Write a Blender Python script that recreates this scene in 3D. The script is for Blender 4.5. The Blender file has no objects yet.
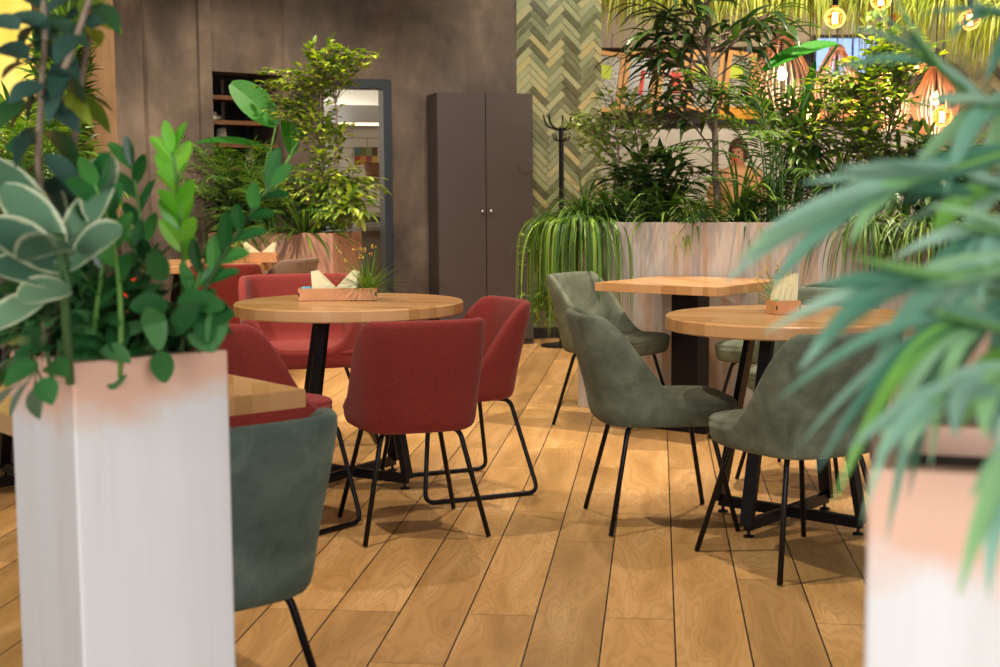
import bpy, bmesh, math, random
from mathutils import Vector, Matrix
SC = bpy.context.scene
COL = SC.collection
PI = math.pi
V = Vector
# ---------------------------------------------------------------- camera survey
F_PX = 1389.0; TH = math.radians(5.86); RO = 0.007; CH = 1.25
FW = V((0, math.cos(TH), -math.sin(TH))); U0 = V((0, math.sin(TH), math.cos(TH))); R0 = V((1, 0, 0))
RT = math.cos(RO)*R0 - math.sin(RO)*U0
UP = math.cos(RO)*U0 + math.sin(RO)*R0
CP = V((0, 0, CH))
def ray(px, py): return FW + RT*((px-500)/F_PX) - UP*((py-333.5)/F_PX)
def ay(px, py, y):
    r = ray(px, py); return CP + r*(y/r.y)
def az(px, py, z):
    r = ray(px, py); return CP + r*((z-CH)/r.z)
# ---------------------------------------------------------------- bookkeeping
def tag(o, label=None, cat=None, group=None, kind=None):
    if label: o['label'] = label
    if cat: o['category'] = cat
    if group: o['group'] = group
    if kind: o['kind'] = kind
    return o
def empty(name, loc=(0, 0, 0), rz=0.0):
    o = bpy.data.objects.new(name, None); COL.objects.link(o)
    o.empty_display_size = .1; o.location = loc; o.rotation_euler = (0, 0, rz)
    return o
class MB:
    def __init__(s): s.v = []; s.f = []
    def add(s, vs, fs):
        b = len(s.v); s.v += [tuple(p) for p in vs]; s.f += [tuple(b+i for i in f) for f in fs]
    def box(s, c, d, rz=0.0, bev=0.0, m=None):
        cx, cy, cz = c; x, y, z = d[0]/2, d[1]/2, d[2]/2
        if bev > 0:
            bm = bmesh.new(); bmesh.ops.create_cube(bm, size=1)
            for v in bm.verts: v.co = V((v.co.x*2*x, v.co.y*2*y, v.co.z*2*z))
            bmesh.ops.bevel(bm, geom=bm.edges[:], offset=bev, segments=2, affect='EDGES')
            bm.verts.index_update()
            vs = [v.co.copy() for v in bm.verts]; fs = [[v.index for v in f.verts] for f in bm.faces]; bm.free()
        else:
            vs = [V((a*x, b*y, e*z)) for a in (-1, 1) for b in (-1, 1) for e in (-1, 1)]
            fs = [(0, 1, 3, 2), (4, 6, 7, 5), (0, 4, 5, 1), (2, 3, 7, 6), (0, 2, 6, 4), (1, 5, 7, 3)]
        R = Matrix.Rotation(rz, 3, 'Z')
        vs = [R @ p for p in vs]
        if m: vs = [m @ p for p in vs]
        s.add([p+V(c) for p in vs], fs)
    def prism(s, pts, z0, z1):
        n = len(pts)
        s.add([(p[0], p[1], z0) for p in pts]+[(p[0], p[1], z1) for p in pts],
              [tuple(range(n-1, -1, -1)), tuple(range(n, 2*n))]+[(i, (i+1) % n, n+(i+1) % n, n+i) for i in range(n)])
    def tube(s, pts, r, n=8, cap=True, r1=None):
        pts = [V(p) for p in pts]; m = len(pts); rings = []
        prev = None
        for i, p in enumerate(pts):
            t = (pts[min(i+1, m-1)]-pts[max(i-1, 0)]).normalized()
            a = prev if prev is not None else (V((0, 0, 1)) if abs(t.z) < .9 else V((1, 0, 0)))
            a = (a-t*a.dot(t))
            if a.length < 1e-5: a = V((1, 0, 0))-t*t.x
            a.normalize(); prev = a; b = t.cross(a)
            rr = r if r1 is None else r+(r1-r)*i/(m-1)
            rings.append([p+a*(rr*math.cos(2*PI*k/n))+b*(rr*math.sin(2*PI*k/n)) for k in range(n)])
        vs = [q for g in rings for q in g]; fs = []
        for i in range(m-1):
            for k in range(n):
                fs.append((i*n+k, i*n+(k+1) % n, (i+1)*n+(k+1) % n, (i+1)*n+k))
        if cap: fs += [tuple(range(n-1, -1, -1)), tuple((m-1)*n+k for k in range(n))]
        s.add(vs, fs)
    def lathe(s, prof, c=(0, 0, 0), n=32):
        c = V(c); vs = []; m = len(prof)
        for r, z in prof:
            for k in range(n): vs.append(c+V((r*math.cos(2*PI*k/n), r*math.sin(2*PI*k/n), z)))
        fs = [(i*n+k, i*n+(k+1) % n, (i+1)*n+(k+1) % n, (i+1)*n+k) for i in range(m-1) for k in range(n)]
        fs += [tuple(range(n-1, -1, -1)), tuple((m-1)*n+k for k in range(n))]
        s.add(vs, fs)
    def build(s, name, mat, parent=None, smooth=False, sub=0, loc=None):
        me = bpy.data.meshes.new(name); me.from_pydata(s.v, [], s.f); me.update()
        if mat: me.materials.append(mat)
        if smooth:
            for p in me.polygons: p.use_smooth = True
        o = bpy.data.objects.new(name, me); COL.objects.link(o)
        if parent: o.parent = parent
        if loc is not None: o.location = loc
        if sub:
            md = o.modifiers.new('sub', 'SUBSURF'); md.levels = sub; md.render_levels = sub
        return o
def fillet(pts, r, n=5):
    pts = [V(p) for p in pts]; out = [pts[0]]
    for i in range(1, len(pts)-1):
        a = (pts[i-1]-pts[i]); b = (pts[i+1]-pts[i]); d = min(r, a.length*.45, b.length*.45)
        p0 = pts[i]+a.normalized()*d; p1 = pts[i]+b.normalized()*d
        for k in range(n+1):
            t = k/n; out.append(p0*(1-t)**2+pts[i]*2*t*(1-t)+p1*t*t)
    out.append(pts[-1]); return out
def copy_tree(o, parent=None):
    c = o.copy(); COL.objects.link(c)
    if parent: c.parent = parent; c.matrix_parent_inverse = o.matrix_parent_inverse.copy()
    for ch in [k for k in list(o.children)]: copy_tree(ch, c)
    return c
# ---------------------------------------------------------------- materials
def lin(h):
    h = h.lstrip('#'); c = [int(h[i:i+2], 16)/255 for i in (0, 2, 4)]
    return tuple((x/12.92 if x < .04045 else ((x+.055)/1.055)**2.4) for x in c)+(1,)
class NT:
    def __init__(s, name):
        s.m = bpy.data.materials.new(name); s.m.use_nodes = True; s.t = s.m.node_tree
        s.b = s.t.nodes['Principled BSDF']; s.out = s.t.nodes['Material Output']
    def n(s, typ, **kw):
        nd = s.t.nodes.new(typ)
        for k, v in kw.items():
            if k.startswith('i_'):
                key = k[2:].replace('_', ' ')
                nd.inputs[int(key) if key.isdigit() else key].default_value = v
            else: setattr(nd, k, v)
        return nd
    def l(s, a, b): s.t.links.new(a, b)
    def ramp(s, fac, stops, interp='LINEAR'):
        r = s.n('ShaderNodeValToRGB'); r.color_ramp.interpolation = interp
        e = r.color_ramp.elements
        while len(e) < len(stops): e.new(.5)
        for k, (p, c) in enumerate(stops): e[k].position = p; e[k].color = c
        s.l(fac, r.inputs[0]); return r.outputs[0]
    def mth(s, op, a, b=None, c=None):
        nd = s.n('ShaderNodeMath', operation=op)
        for i, x in enumerate((a, b, c)):
            if x is None: continue
            if isinstance(x, (int, float)): nd.inputs[i].default_value = x
            else: s.l(x, nd.inputs[i])
        return nd.outputs[0]
    def mix(s, fac, a, b, typ='MIX'):
        nd = s.n('ShaderNodeMix', data_type='RGBA', blend_type=typ)
        for i, x in ((0, fac), (6, a), (7, b)):
            if isinstance(x, (int, float, tuple)): nd.inputs[i].default_value = x
            else: s.l(x, nd.inputs[i])
        return nd.outputs[2]
    def bump(s, h, strength=.3, dist=.01):
        b = s.n('ShaderNodeBump'); b.inputs['Strength'].default_value = strength; b.inputs['Distance'].default_value = dist
        s.l(h, b.inputs['Height']); s.l(b.outputs[0], s.b.inputs['Normal'])
    def coords(s, scale=(1, 1, 1), rot=(0, 0, 0), loc=(0, 0, 0)):
        tc = s.n('ShaderNodeTexCoord'); mp = s.n('ShaderNodeMapping')
        mp.inputs['Scale'].default_value = scale; mp.inputs['Rotation'].default_value = rot; mp.inputs['Location'].default_value = loc
        s.l(tc.outputs['Object'], mp.inputs[0]); return mp.outputs[0]
    def noise(s, vec, sc, det=4, rough=.55, dist=0):
        nd = s.n('ShaderNodeTexNoise'); nd.inputs['Scale'].default_value = sc; nd.inputs['Detail'].default_value = det
        nd.inputs['Roughness'].default_value = rough; nd.inputs['Distortion'].default_value = dist
        if vec is not None: s.l(vec, nd.inputs['Vector'])
        return nd.outputs['Fac']
def simple(name, col, rough=.5, metal=0, var=.12, sc=8, bump=0):
    t = NT(name); c = lin(col)
    n = t.noise(t.coords(), sc)
    a = tuple(x*(1-var) for x in c[:3])+(1,); b = tuple(min(1, x*(1+var)) for x in c[:3])+(1,)
    t.l(t.ramp(n, [(.3, a), (.7, b)]), t.b.inputs['Base Color'])
    t.b.inputs['Roughness'].default_value = rough; t.b.inputs['Metallic'].default_value = metal
    if bump: t.bump(n, bump, .002)
    return t.m
def leafmat(name, cols, rough=.38, trans=.25, edge=None):
    t = NT(name)
    g = t.n('ShaderNodeNewGeometry')
    n = t.noise(t.coords(), 6)
    f = t.mth('ADD', t.mth('MULTIPLY', g.outputs['Random Per Island'], .75), t.mth('MULTIPLY', n, .3))
    k = len(cols)
    c = t.ramp(f, [((i+.3)/k, lin(x)) for i, x in enumerate(cols)])
    if edge:
        uv = t.n('ShaderNodeUVMap'); sp = t.n('ShaderNodeSeparateXYZ'); t.l(uv.outputs[0], sp.inputs[0])
        d = t.mth('ABSOLUTE', t.mth('SUBTRACT', sp.outputs[0], .5))
        n2 = t.noise(t.coords(), 40)
        fac = t.ramp(t.mth('ADD', d, t.mth('MULTIPLY', n2, .16)), [(.46, (0, 0, 0, 1)), (.53, (1, 1, 1, 1))])
        c = t.mix(fac, c, lin(edge))
    t.l(c, t.b.inputs['Base Color']); t.b.inputs['Roughness'].default_value = rough
    tr = t.n('ShaderNodeBsdfTranslucent'); mx = t.n('ShaderNodeMixShader'); mx.inputs[0].default_value = trans
    hs = t.n('ShaderNodeHueSaturation'); hs.inputs['Saturation'].default_value = 1.15; hs.inputs['Value'].default_value = 1.6
    t.l(c, hs.inputs['Color']); t.l(hs.outputs[0], tr.inputs[0])
    t.l(t.b.outputs[0], mx.inputs[1]); t.l(tr.outputs[0], mx.inputs[2]); t.l(mx.outputs[0], t.out.inputs[0])
    return t.m
def floor_mat():
    t = NT('oak_planks'); W = .2033; L = 1.335
    vec = t.coords(rot=(0, 0, math.radians(6.5)))
    sp = t.n('ShaderNodeSeparateXYZ'); t.l(vec, sp.inputs[0])
    u = t.mth('DIVIDE', t.mth('ADD', sp.outputs[0], 1.167), W)
    row = t.mth('FLOOR', u); fu = t.mth('FRACT', u)
    seq = {0: 1, 1: 1, 2: 0, 3: 1, 4: 0, 5: 1, 6: 0, 7: 2, 8: 1}
    rnd = random.Random(5); n = 30
    stops = []
    for k in range(n):
        c = seq.get(k-12, rnd.choice([0, 1, 2]))/2
        stops.append((k/n, (c, c, c, 1)))
    rr = t.mth('DIVIDE', t.mth('ADD', row, 12.5), n)
    cls = t.ramp(rr, stops, 'CONSTANT')
    off = t.mth('MULTIPLY', cls, 2*.445)
    v = t.mth('DIVIDE', t.mth('SUBTRACT', t.mth('SUBTRACT', sp.outputs[1], 3.54), off), L)
    col = t.mth('FLOOR', v); fv = t.mth('FRACT', v)
    cmb = t.n('ShaderNodeCombineXYZ'); t.l(row, cmb.inputs[0]); t.l(col, cmb.inputs[1])
    wn = t.n('ShaderNodeTexWhiteNoise', noise_dimensions='3D'); t.l(cmb.outputs[0], wn.inputs[0])
    # grain
    gv = t.n('ShaderNodeVectorMath', operation='MULTIPLY'); t.l(vec, gv.inputs[0]); gv.inputs[1].default_value = (11, 1.9, 1)
    go = t.n('ShaderNodeVectorMath', operation='ADD'); t.l(gv.outputs[0], go.inputs[0])
    sc = t.n('ShaderNodeVectorMath', operation='SCALE'); t.l(wn.outputs['Color'], sc.inputs[0]); sc.inputs['Scale'].default_value = 40
    t.l(sc.outputs[0], go.inputs[1])
    n1 = t.noise(go.outputs[0], .8, 2, .45, .55)
    ringsv = t.mth('FRACT', t.mth('MULTIPLY', n1, 17.0))
    rings = t.mth('ABSOLUTE', t.mth('SUBTRACT', ringsv, .5))
    gv2 = t.n('ShaderNodeVectorMath', operation='MULTIPLY'); t.l(vec, gv2.inputs[0]); gv2.inputs[1].default_value = (160, 6, 1)
    n2 = t.noise(gv2.outputs[0], 1, 3)
    base = t.ramp(n1, [(.3, lin('#a0723c')), (.5, lin('#ba8a50')), (.7, lin('#cfa26c'))])
    c = t.mix(t.mth('MULTIPLY', t.ramp(rings, [(.0, (1, 1, 1, 1)), (.3, (0, 0, 0, 1))]), 0.45), base, lin('#8a5f2c'))
    c = t.mix(t.mth('MULTIPLY', n2, .4), c, lin('#d8b67c'))
    hv = t.n('ShaderNodeHueSaturation'); t.l(c, hv.inputs['Color'])
    t.l(t.mth('ADD', t.mth('MULTIPLY', wn.outputs['Value'], .42), .80), hv.inputs['Value']); c = hv.outputs[0]
    eu = t.mth('MULTIPLY', t.mth('MINIMUM', fu, t.mth('SUBTRACT', 1, fu)), W)
    ev = t.mth('MULTIPLY', t.mth('MINIMUM', fv, t.mth('SUBTRACT', 1, fv)), L)
    su = t.mth('LESS_THAN', eu, .0024); sv = t.mth('LESS_THAN', ev, .002)
    c = t.mix(su, c, lin('#2a1a10')); c = t.mix(t.mth('MULTIPLY', sv, .8), c, lin('#4a3120'))
    t.l(c, t.b.inputs['Base Color'])
    t.l(t.mth('ADD', t.mth('MULTIPLY', n2, .15), .30), t.b.inputs['Roughness'])
    h = t.mth('SUBTRACT', t.mth('MULTIPLY', n2, .15), t.mth('MAXIMUM', su, sv)); t.bump(h, .35, .002)
    return t.m
def butcher(name, a, b, cc):
    t = NT(name)
    br = t.n('ShaderNodeTexBrick'); t.l(t.coords(rot=(0, 0, .5)), br.inputs['Vector'])
    br.inputs['Scale'].default_value = 1; br.inputs['Brick Width'].default_value = .42; br.inputs['Row Height'].default_value = .043
    br.inputs['Mortar Size'].default_value = .0; br.inputs['Color1'].default_value = (0, 0, 0, 1); br.inputs['Color2'].default_value = (1, 1, 1, 1)
    c = t.ramp(br.outputs['Color'], [(0, lin(a)), (.5, lin(b)), (1, lin(cc))])
    n = t.noise(t.coords(scale=(30, 4, 30), rot=(0, 0, .5)), 1.5, 4)
    c = t.mix(t.mth('MULTIPLY', n, .35), c, lin('#b07a48'))
    t.l(c, t.b.inputs['Base Color']); t.b.inputs['Roughness'].default_value = .27
    return t.m
def velvet(name, dark, mid, light, rough=.85, sc=9):
    t = NT(name)
    n = t.noise(t.coords(), sc, 5, .6, .6); n2 = t.noise(t.coords(), 350, 2)
    c = t.ramp(n, [(.3, lin(dark)), (.5, lin(mid)), (.72, lin(light))])
    t.l(c, t.b.inputs['Base Color']); t.b.inputs['Roughness'].default_value = rough
    t.b.inputs['Sheen Weight'].default_value = .15; t.b.inputs['Sheen Roughness'].default_value = .4
    t.b.inputs['Sheen Tint'].default_value = lin(light)
    t.bump(n2, .15, .001); return t.m
def weave(name, dark, mid, light):
    t = NT(name); v = t.coords()
    w1 = t.noise(t.coords(scale=(260, 260, 900)), 1, 2); w2 = t.noise(t.coords(scale=(900, 900, 260)), 1, 2)
    f = t.mth('MULTIPLY', t.mth('ADD', w1, w2), .5)
    c = t.ramp(f, [(.38, lin(dark)), (.5, lin(mid)), (.62, lin(light))])
    t.l(c, t.b.inputs['Base Color']); t.b.inputs['Roughness'].default_value = .9
    t.b.inputs['Sheen Weight'].default_value = .06; t.bump(f, .5, .002); return t.m
def concrete(name, cols, sc=1.3, bumpy=.35):
    t = NT(name); v = t.coords()
    n = t.noise(v, sc, 8, .62, .5); n2 = t.noise(t.coords(scale=(1, 1, .35)), 5, 6, .6); n3 = t.noise(v, 40, 4)
    f = t.mth('ADD', t.mth('MULTIPLY', n, .65), t.mth('MULTIPLY', n2, .35))
    k = len(cols); c = t.ramp(f, [(.34+.32*i/(k-1), lin(x)) for i, x in enumerate(cols)])
    t.l(c, t.b.inputs['Base Color']); t.b.inputs['Roughness'].default_value = .72
    t.bump(t.mth('ADD', n2, t.mth('MULTIPLY', n3, .4)), bumpy, .012); return t.m
def planter_mat(name, streaks, over, band=None, top=1.0):
    t = NT(name)
    n = t.noise(t.coords(scale=(14, 14, .9)), 1, 4, .6, .4); n2 = t.noise(t.coords(), 5, 5, .6)
    k = len(streaks); c = t.ramp(n, [(.3+.4*i/(k-1), lin(x)) for i, x in enumerate(streaks)])
    if band:
        sp = t.n('ShaderNodeSeparateXYZ'); t.l(t.coords(), sp.inputs[0])
        f = t.mth('ADD', t.mth('MULTIPLY', t.mth('SUBTRACT', sp.outputs[2], top-.13), 9), t.mth('MULTIPLY', t.mth('SUBTRACT', n2, .5), 2.2))
        f = t.ramp(f, [(.15, (0, 0, 0, 1)), (.75, (1, 1, 1, 1))])
        c = t.mix(f, c, lin(band))
    t.l(c, t.b.inputs['Base Color']); t.b.inputs['Roughness'].default_value = .55
    t.bump(n2, .1, .003); return t.m
def emis(name, col, st):
    t = NT(name); t.b.inputs['Base Color'].default_value = lin(col)
    t.b.inputs['Emission Color'].default_value = lin(col); t.b.inputs['Emission Strength'].default_value = st
    return t.m
def thin_glass(name, col, alpha=.35):
    t = NT(name); tr = t.n('ShaderNodeBsdfTransparent'); tr.inputs[0].default_value = lin(col)
    gl = t.n('ShaderNodeBsdfGlossy'); gl.inputs['Roughness'].default_value = .05; gl.inputs[0].default_value = lin(col)
    df = t.n('ShaderNodeBsdfTranslucent'); df.inputs[0].default_value = lin(col)
    lw = t.n('ShaderNodeLayerWeight'); lw.inputs['Blend'].default_value = alpha
    mx = t.n('ShaderNodeMixShader'); t.l(lw.outputs['Facing'], mx.inputs[0])
    t.l(tr.outputs[0], mx.inputs[1]); t.l(df.outputs[0], mx.inputs[2])
    m2 = t.n('ShaderNodeMixShader'); m2.inputs[0].default_value = .08
    t.l(mx.outputs[0], m2.inputs[1]); t.l(gl.outputs[0], m2.inputs[2]); t.l(m2.outputs[0], t.out.inputs[0]); return t.m

M = {}
M['floor'] = floor_mat()
M['table'] = butcher('beech_butcher_block', '#b08250', '#c2935f', '#cfa577')
M['red'] = weave('red_weave', '#55120f', '#7a1f19', '#963328')
M['orange_red'] = weave('orange_red_weave', '#a8200c', '#c52f14', '#d84a26')
M['green'] = velvet('sage_velvet', '#454b3d', '#575e4d', '#6f7664')
M['green_blue'] = velvet('grey_green_velvet', '#4f6056', '#62746a', '#798b80')
M['taupe'] = velvet('taupe_velvet', '#6c5647', '#836a58', '#96806c')
M['black'] = simple('black_metal', '#17161a', .38, .6, .1)
M['blackplastic'] = simple('black_plastic', '#151517', .5)
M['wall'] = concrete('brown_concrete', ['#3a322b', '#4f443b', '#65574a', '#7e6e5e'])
M['walllit'] = concrete('lit_concrete', ['#8a6c4e', '#a4835f', '#b8976f'], 2)  # paler wall concrete, with the light falling on it put into the colour
M['yellow'] = concrete('yellow_plaster', ['#d2c04a', '#e3d467', '#efe48a'], 3, .7)
M['ceil'] = simple('grey_ceiling', '#5b5650', .9)
M['wardrobe'] = simple('taupe_laminate', '#453c3a', .45, 0, .05, 2)
M['wardrobe_side'] = simple('dark_taupe_laminate', '#37302e', .5, 0, .05, 2)
M['chrome'] = simple('brushed_chrome', '#c9c9c9', .22, 1, .03)
M['grout'] = simple('pale_grout', '#b5ad8d', .8)
M['frame'] = simple('blue_grey_frame', '#20272e', .4, 0, .08)
M['pl_white'] = planter_mat('white_painted_planter', ['#cfcac6', '#d8d4d1', '#dcd9d8'], None, '#dcae95', 1.0)
M['pl_long'] = planter_mat('whitewashed_planter', ['#8f8a90', '#aaa099', '#b9afa6', '#b89a80', '#c0b7b0'], None)
M['pl_pink'] = planter_mat('pink_planter', ['#a47f6c', '#b88b74', '#c4957c', '#a59388'], None)
M['soil'] = simple('dark_soil', '#2a1e16', .95, 0, .4, 60, .8)
M['bark'] = simple('brown_bark', '#6d5c4b', .85, 0, .3, 40, .5)
M['bark_pale'] = simple('pale_bark', '#8d7a66', .85, 0, .25, 40, .5)
M['greenstem'] = simple('green_stem', '#5f8a3c', .5, 0, .15, 20)
M['darkstem'] = simple('dark_green_stem', '#3d5a30', .5, 0, .15, 20)
M['ficus'] = leafmat('ficus_leaf', ['#3c5520', '#587626', '#86a236', '#bccb50'])
M['ficus_dark'] = leafmat('dark_ficus_leaf', ['#22361c', '#2f4822', '#45602b', '#728c3e'], .32, .18)
M['variegated'] = leafmat('variegated_small_leaf', ['#4f7a2c', '#7fa03f', '#a8bf60', '#c8d48a'])
M['grass'] = leafmat('strap_leaf', ['#34541c', '#4c7024', '#688a30', '#8eac48'], .4, .3)
M['spider'] = leafmat('spider_leaf', ['#5a8030', '#86a348', '#b4c478'], .4, .3)
M['alii'] = leafmat('narrow_dark_leaf', ['#1c2d16', '#28401c', '#365023', '#4c652d'], .35, .2)
M['palm'] = leafmat('palm_leaf', ['#263f19', '#385720', '#4e702a', '#74923a'], .4, .25)
M['banana'] = leafmat('broad_leaf', ['#24651c', '#2f7a20', '#429028'], .5, .35)
M['zz'] = leafmat('glossy_zz_leaf', ['#1d4a26', '#265f2c', '#337238', '#4a8a40'], .18, .12)
M['zz_new'] = leafmat('young_zz_leaf', ['#5cae2c', '#74c236', '#8fd248'], .25, .35)
M['rubber'] = leafmat('variegated_rubber_leaf', ['#3d6250', '#53785c', '#6f8f6c'], .28, .12, '#c6cca6')
M['creeper'] = leafmat('creeper_leaf', ['#1d4424', '#2a5a2e', '#3a6f38', '#527f4c'], .3, .12)
M['glossy_dark'] = leafmat('glossy_dark_leaf', ['#2b463c', '#38564a', '#4a685c', '#3a6236'], .25, .1)
M['philo'] = leafmat('philodendron_leaf', ['#35644c', '#54876c', '#80aa90', '#a4c2aa', '#76aa4c'], .28, .15)
M['hanging'] = leafmat('lit_grass', ['#7c9430', '#a3b440', '#c8cf5e', '#dde07c'], .5, .35)  # bright yellow-green puts the light on the hanging leaves into their colour
M['whitepanel'] = simple('white_panel', '#c9c0b0', .6, 0, .08, 3)
M['beam'] = simple('beige_beam', '#a8967c', .6, 0, .06, 3)
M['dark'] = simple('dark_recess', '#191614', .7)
M['darkwood'] = simple('walnut_shelf', '#6a452a', .5, 0, .15, 10)
M['steel'] = simple('stainless_steel', '#a8a6a0', .3, .9, .08, 3)
M['picframe'] = simple('yellow_pine_frame', '#d99b4c', .5, 0, .1, 12)
M['slat'] = simple('copper_wood_slat', '#d8a888', .5, 0, .15, 10)
M['amber'] = thin_glass('amber_glass', '#ffc98a', .3)
M['clear'] = thin_glass('clear_glass', '#fff0d8', .3)
M['filament'] = emis('filament', '#ffd9a0', 70)
M['bulb'] = emis('lit_bulb', '#ffd090', 12)
M['screen'] = emis('lit_screen', '#7fa0e0', 1.1)
M['napkin'] = simple('cream_paper', '#efe6bc', .8, 0, .05, 20)
M['birch'] = simple('birch_ply', '#c98d5e', .55, 0, .12, 14)
M['charred'] = simple('charred_edge', '#2c1a12', .8)
M['skin'] = simple('skin', '#b57d60', .55, 0, .06)
M['hair'] = simple('brown_hair', '#4a2a1c', .7)
M['shirt'] = simple('peach_shirt', '#c9966c', .85)
M['trousers'] = simple('dark_trousers', '#2b2a30', .85)
M['redcloth'] = simple('red_plastic', '#d42a12', .6)
M['yellowbox'] = simple('yellow_board', '#e09a1c', .6)
M['purple'] = simple('purple_petals', '#4d3f86', .7)
M['flower'] = simple('yellow_flower', '#d6a93a', .7, 0, .3, 60)
M['sachet'] = simple('blue_green_paper', '#6fb3c8', .6, 0, .3, 60)
M['sachet_green'] = simple('green_paper', '#3fae4a', .6, 0, .2, 60)
def tiles_mat():
    t = NT('olive_ceramic'); g = t.n('ShaderNodeNewGeometry'); n = t.noise(t.coords(), 9, 5)
    f = t.mth('ADD', t.mth('MULTIPLY', g.outputs['Random Per Island'], .75), t.mth('MULTIPLY', n, .45))
    t.l(t.ramp(f, [(.15, lin('#44402a')), (.35, lin('#5c6042')), (.6, lin('#7c8262')), (.85, lin('#999a74')), (1, lin('#a99a6a'))]), t.b.inputs['Base Color'])
    t.b.inputs['Roughness'].default_value = .28; t.bump(n, .2, .004); return t.m
M['tile'] = tiles_mat()
def subway_mat():
    t = NT('white_subway_tile'); br = t.n('ShaderNodeTexBrick'); t.l(t.coords(rot=(PI/2, 0, 0)), br.inputs['Vector'])
    br.inputs['Scale'].default_value = 1; br.inputs['Brick Width'].default_value = .3; br.inputs['Row Height'].default_value = .1
    br.inputs['Mortar Size'].default_value = .004; br.inputs['Color1'].default_value = lin('#dcdad4'); br.inputs['Color2'].default_value = lin('#eceae6')
    br.inputs['Mortar'].default_value = lin('#a39a8a'); t.l(br.outputs['Color'], t.b.inputs['Base Color']); t.b.inputs['Roughness'].default_value = .25
    return t.m
M['subway'] = subway_mat()
def print_mat(name, cols, sc):
    t = NT(name); vo = t.n('ShaderNodeTexVoronoi', distance='CHEBYCHEV'); vo.inputs['Scale'].default_value = sc
    t.l(t.coords(scale=(1, 1, 2.2)), vo.inputs['Vector'])
    s = t.n('ShaderNodeSeparateColor'); t.l(vo.outputs['Color'], s.inputs[0])
    k = len(cols); t.l(t.ramp(s.outputs[0], [(i/k, lin(c)) for i, c in enumerate(cols)], 'CONSTANT'), t.b.inputs['Base Color'])
    t.b.inputs['Roughness'].default_value = .3; return t.m
# ---------------------------------------------------------------- setting
def struct(mb, name, mat, **k): return tag(mb.build(name, mat, **k), kind='structure')
m = MB(); m.box((0, 8, -.05), (16, 26, .1)); struct(m, 'floor', M['floor'])
m = MB(); m.box((0, 8, 4.05), (16, 26, .1)); struct(m, 'ceiling', M['ceil'])
WD = V((.966, .259, 0)).normalized(); WN = V((-WD.y, WD.x, 0))   # back wall direction and its far-side normal
WA = math.atan2(WD.y, WD.x)
W0 = V((-.61, 11.5, 0))
def wall_s(px, py=190):
    r = ray(px, py); d = V((r.x, r.y)); # CP + k r on line W0 + s WD
    det = d.x*(-WD.y)+WD.x*d.y
    k = (W0.x*(-WD.y)+WD.x*W0.y)/det
    p = V((d.x*k, d.y*k)); return (p-W0.xy).dot(WD.xy)
def wall_h(px, py):
    s = wall_s(px, py); p = W0+WD*s; r = ray(px, py); return CH + r.z*p.y/r.y
def wbox(mb, s0, s1, z0, z1, d0, d1):   # box in back wall coordinates, depth d0..d1 along the far normal
    pts = [W0+WD*s0+WN*d0, W0+WD*s1+WN*d0, W0+WD*s1+WN*d1, W0+WD*s0+WN*d1]
    mb.prism([(p.x, p.y) for p in pts], z0, z1)
sC = wall_s(288); sD0 = wall_s(318); sD1 = wall_s(391, 160); sT = wall_s(517); sE = wall_s(601)
hD = wall_h(350, 79)
m = MB(); wbox(m, sC, sD0, 0, 4, 0, .15); wbox(m, sD1, sT, 0, 4, 0, .15); wbox(m, sD0, sD1, hD, 4, 0, .15); struct(m, 'wall_back', M['wall'])
# door frame
e = empty('door_1', W0+WD*sD0); tag(e, kind='structure'); e_inv = e.location.copy()
i0, i1, iz = wall_s(325), wall_s(384), wall_h(350, 88)
m = MB(); wbox(m, sD0, i0, 0, hD, -.025, .2); wbox(m, i1, sD1, 0, hD, -.025, .2); wbox(m, i0, i1, iz, hD, -.025, .2)
m.v = [(x-e_inv.x, y-e_inv.y, z) for x, y, z in m.v]; m.build('door_frame', M['frame'], e)
# herringbone tiled wall
def herringbone(name, origin, direction, normal, width, z0, z1, w=.05, l=.2):
    bm = bmesh.new(); c45 = math.cos(PI/4)
    def tile(x, y, dx, dy):
        g = .0025; q = [(x+g, y+g), (x+dx-g, y+g), (x+dx-g, y+dy-g), (x+g, y+dy-g)]
        r = [((a-b)*c45, (a+b)*c45) for a, b in q]
        cx = sum(p[0] for p in r)/4; cz = sum(p[1] for p in r)/4
        if cx < -.15 or cx > width+.15 or cz < z0-.15 or cz > z1+.15: return
        vs = [bm.verts.new((a, -.008, b)) for a, b in r]+[bm.verts.new((a, 0, b)) for a, b in r]
        bm.faces.new(vs[:4])
        for i in range(4): bm.faces.new((vs[i], vs[i+4], vs[(i+1) % 4+4], vs[(i+1) % 4]))
    K = int(5/(w*1.414))+4; J = int((width+.6)/(l*1.414))+2
    for j in range(-3, J+3):
        for k in range(-K, K*2):
            ox, oy = k*w+j*l, k*w-j*l
            zc = (ox+oy)*c45
            if zc < z0-.5 or zc > z1+.5: continue
            tile(ox, oy, l, w); tile(ox, oy+w, w, l)
    for co, no in (((0, 0, 0), (-1, 0, 0)), ((width, 0, 0), (1, 0, 0)), ((0, 0, z0), (0, 0, -1)), ((0, 0, z1), (0, 0, 1))):
        bmesh.ops.bisect_plane(bm, geom=bm.verts[:]+bm.edges[:]+bm.faces[:], plane_co=co, plane_no=no, clear_outer=True)
    me = bpy.data.meshes.new(name); bm.to_mesh(me); bm.free(); me.materials.append(M['tile'])
    o = bpy.data.objects.new(name, me); COL.objects.link(o)
    o.location = origin-normal*.002; o.rotation_euler = (0, 0, math.atan2(direction.y, direction.x))
    return tag(o, kind='structure')
herringbone('wall_tiled', W0+WD*sT, WD, WN, sE-sT, .1, 4)
m = MB(); wbox(m, sT, sE, 0, 4, 0, .15); struct(m, 'wall_tiled_backing', M['grout'])
m = MB(); wbox(m, sT, sE, 0, .09, -.03, 0); struct(m, 'baseboard_back', M['blackplastic'])
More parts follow.
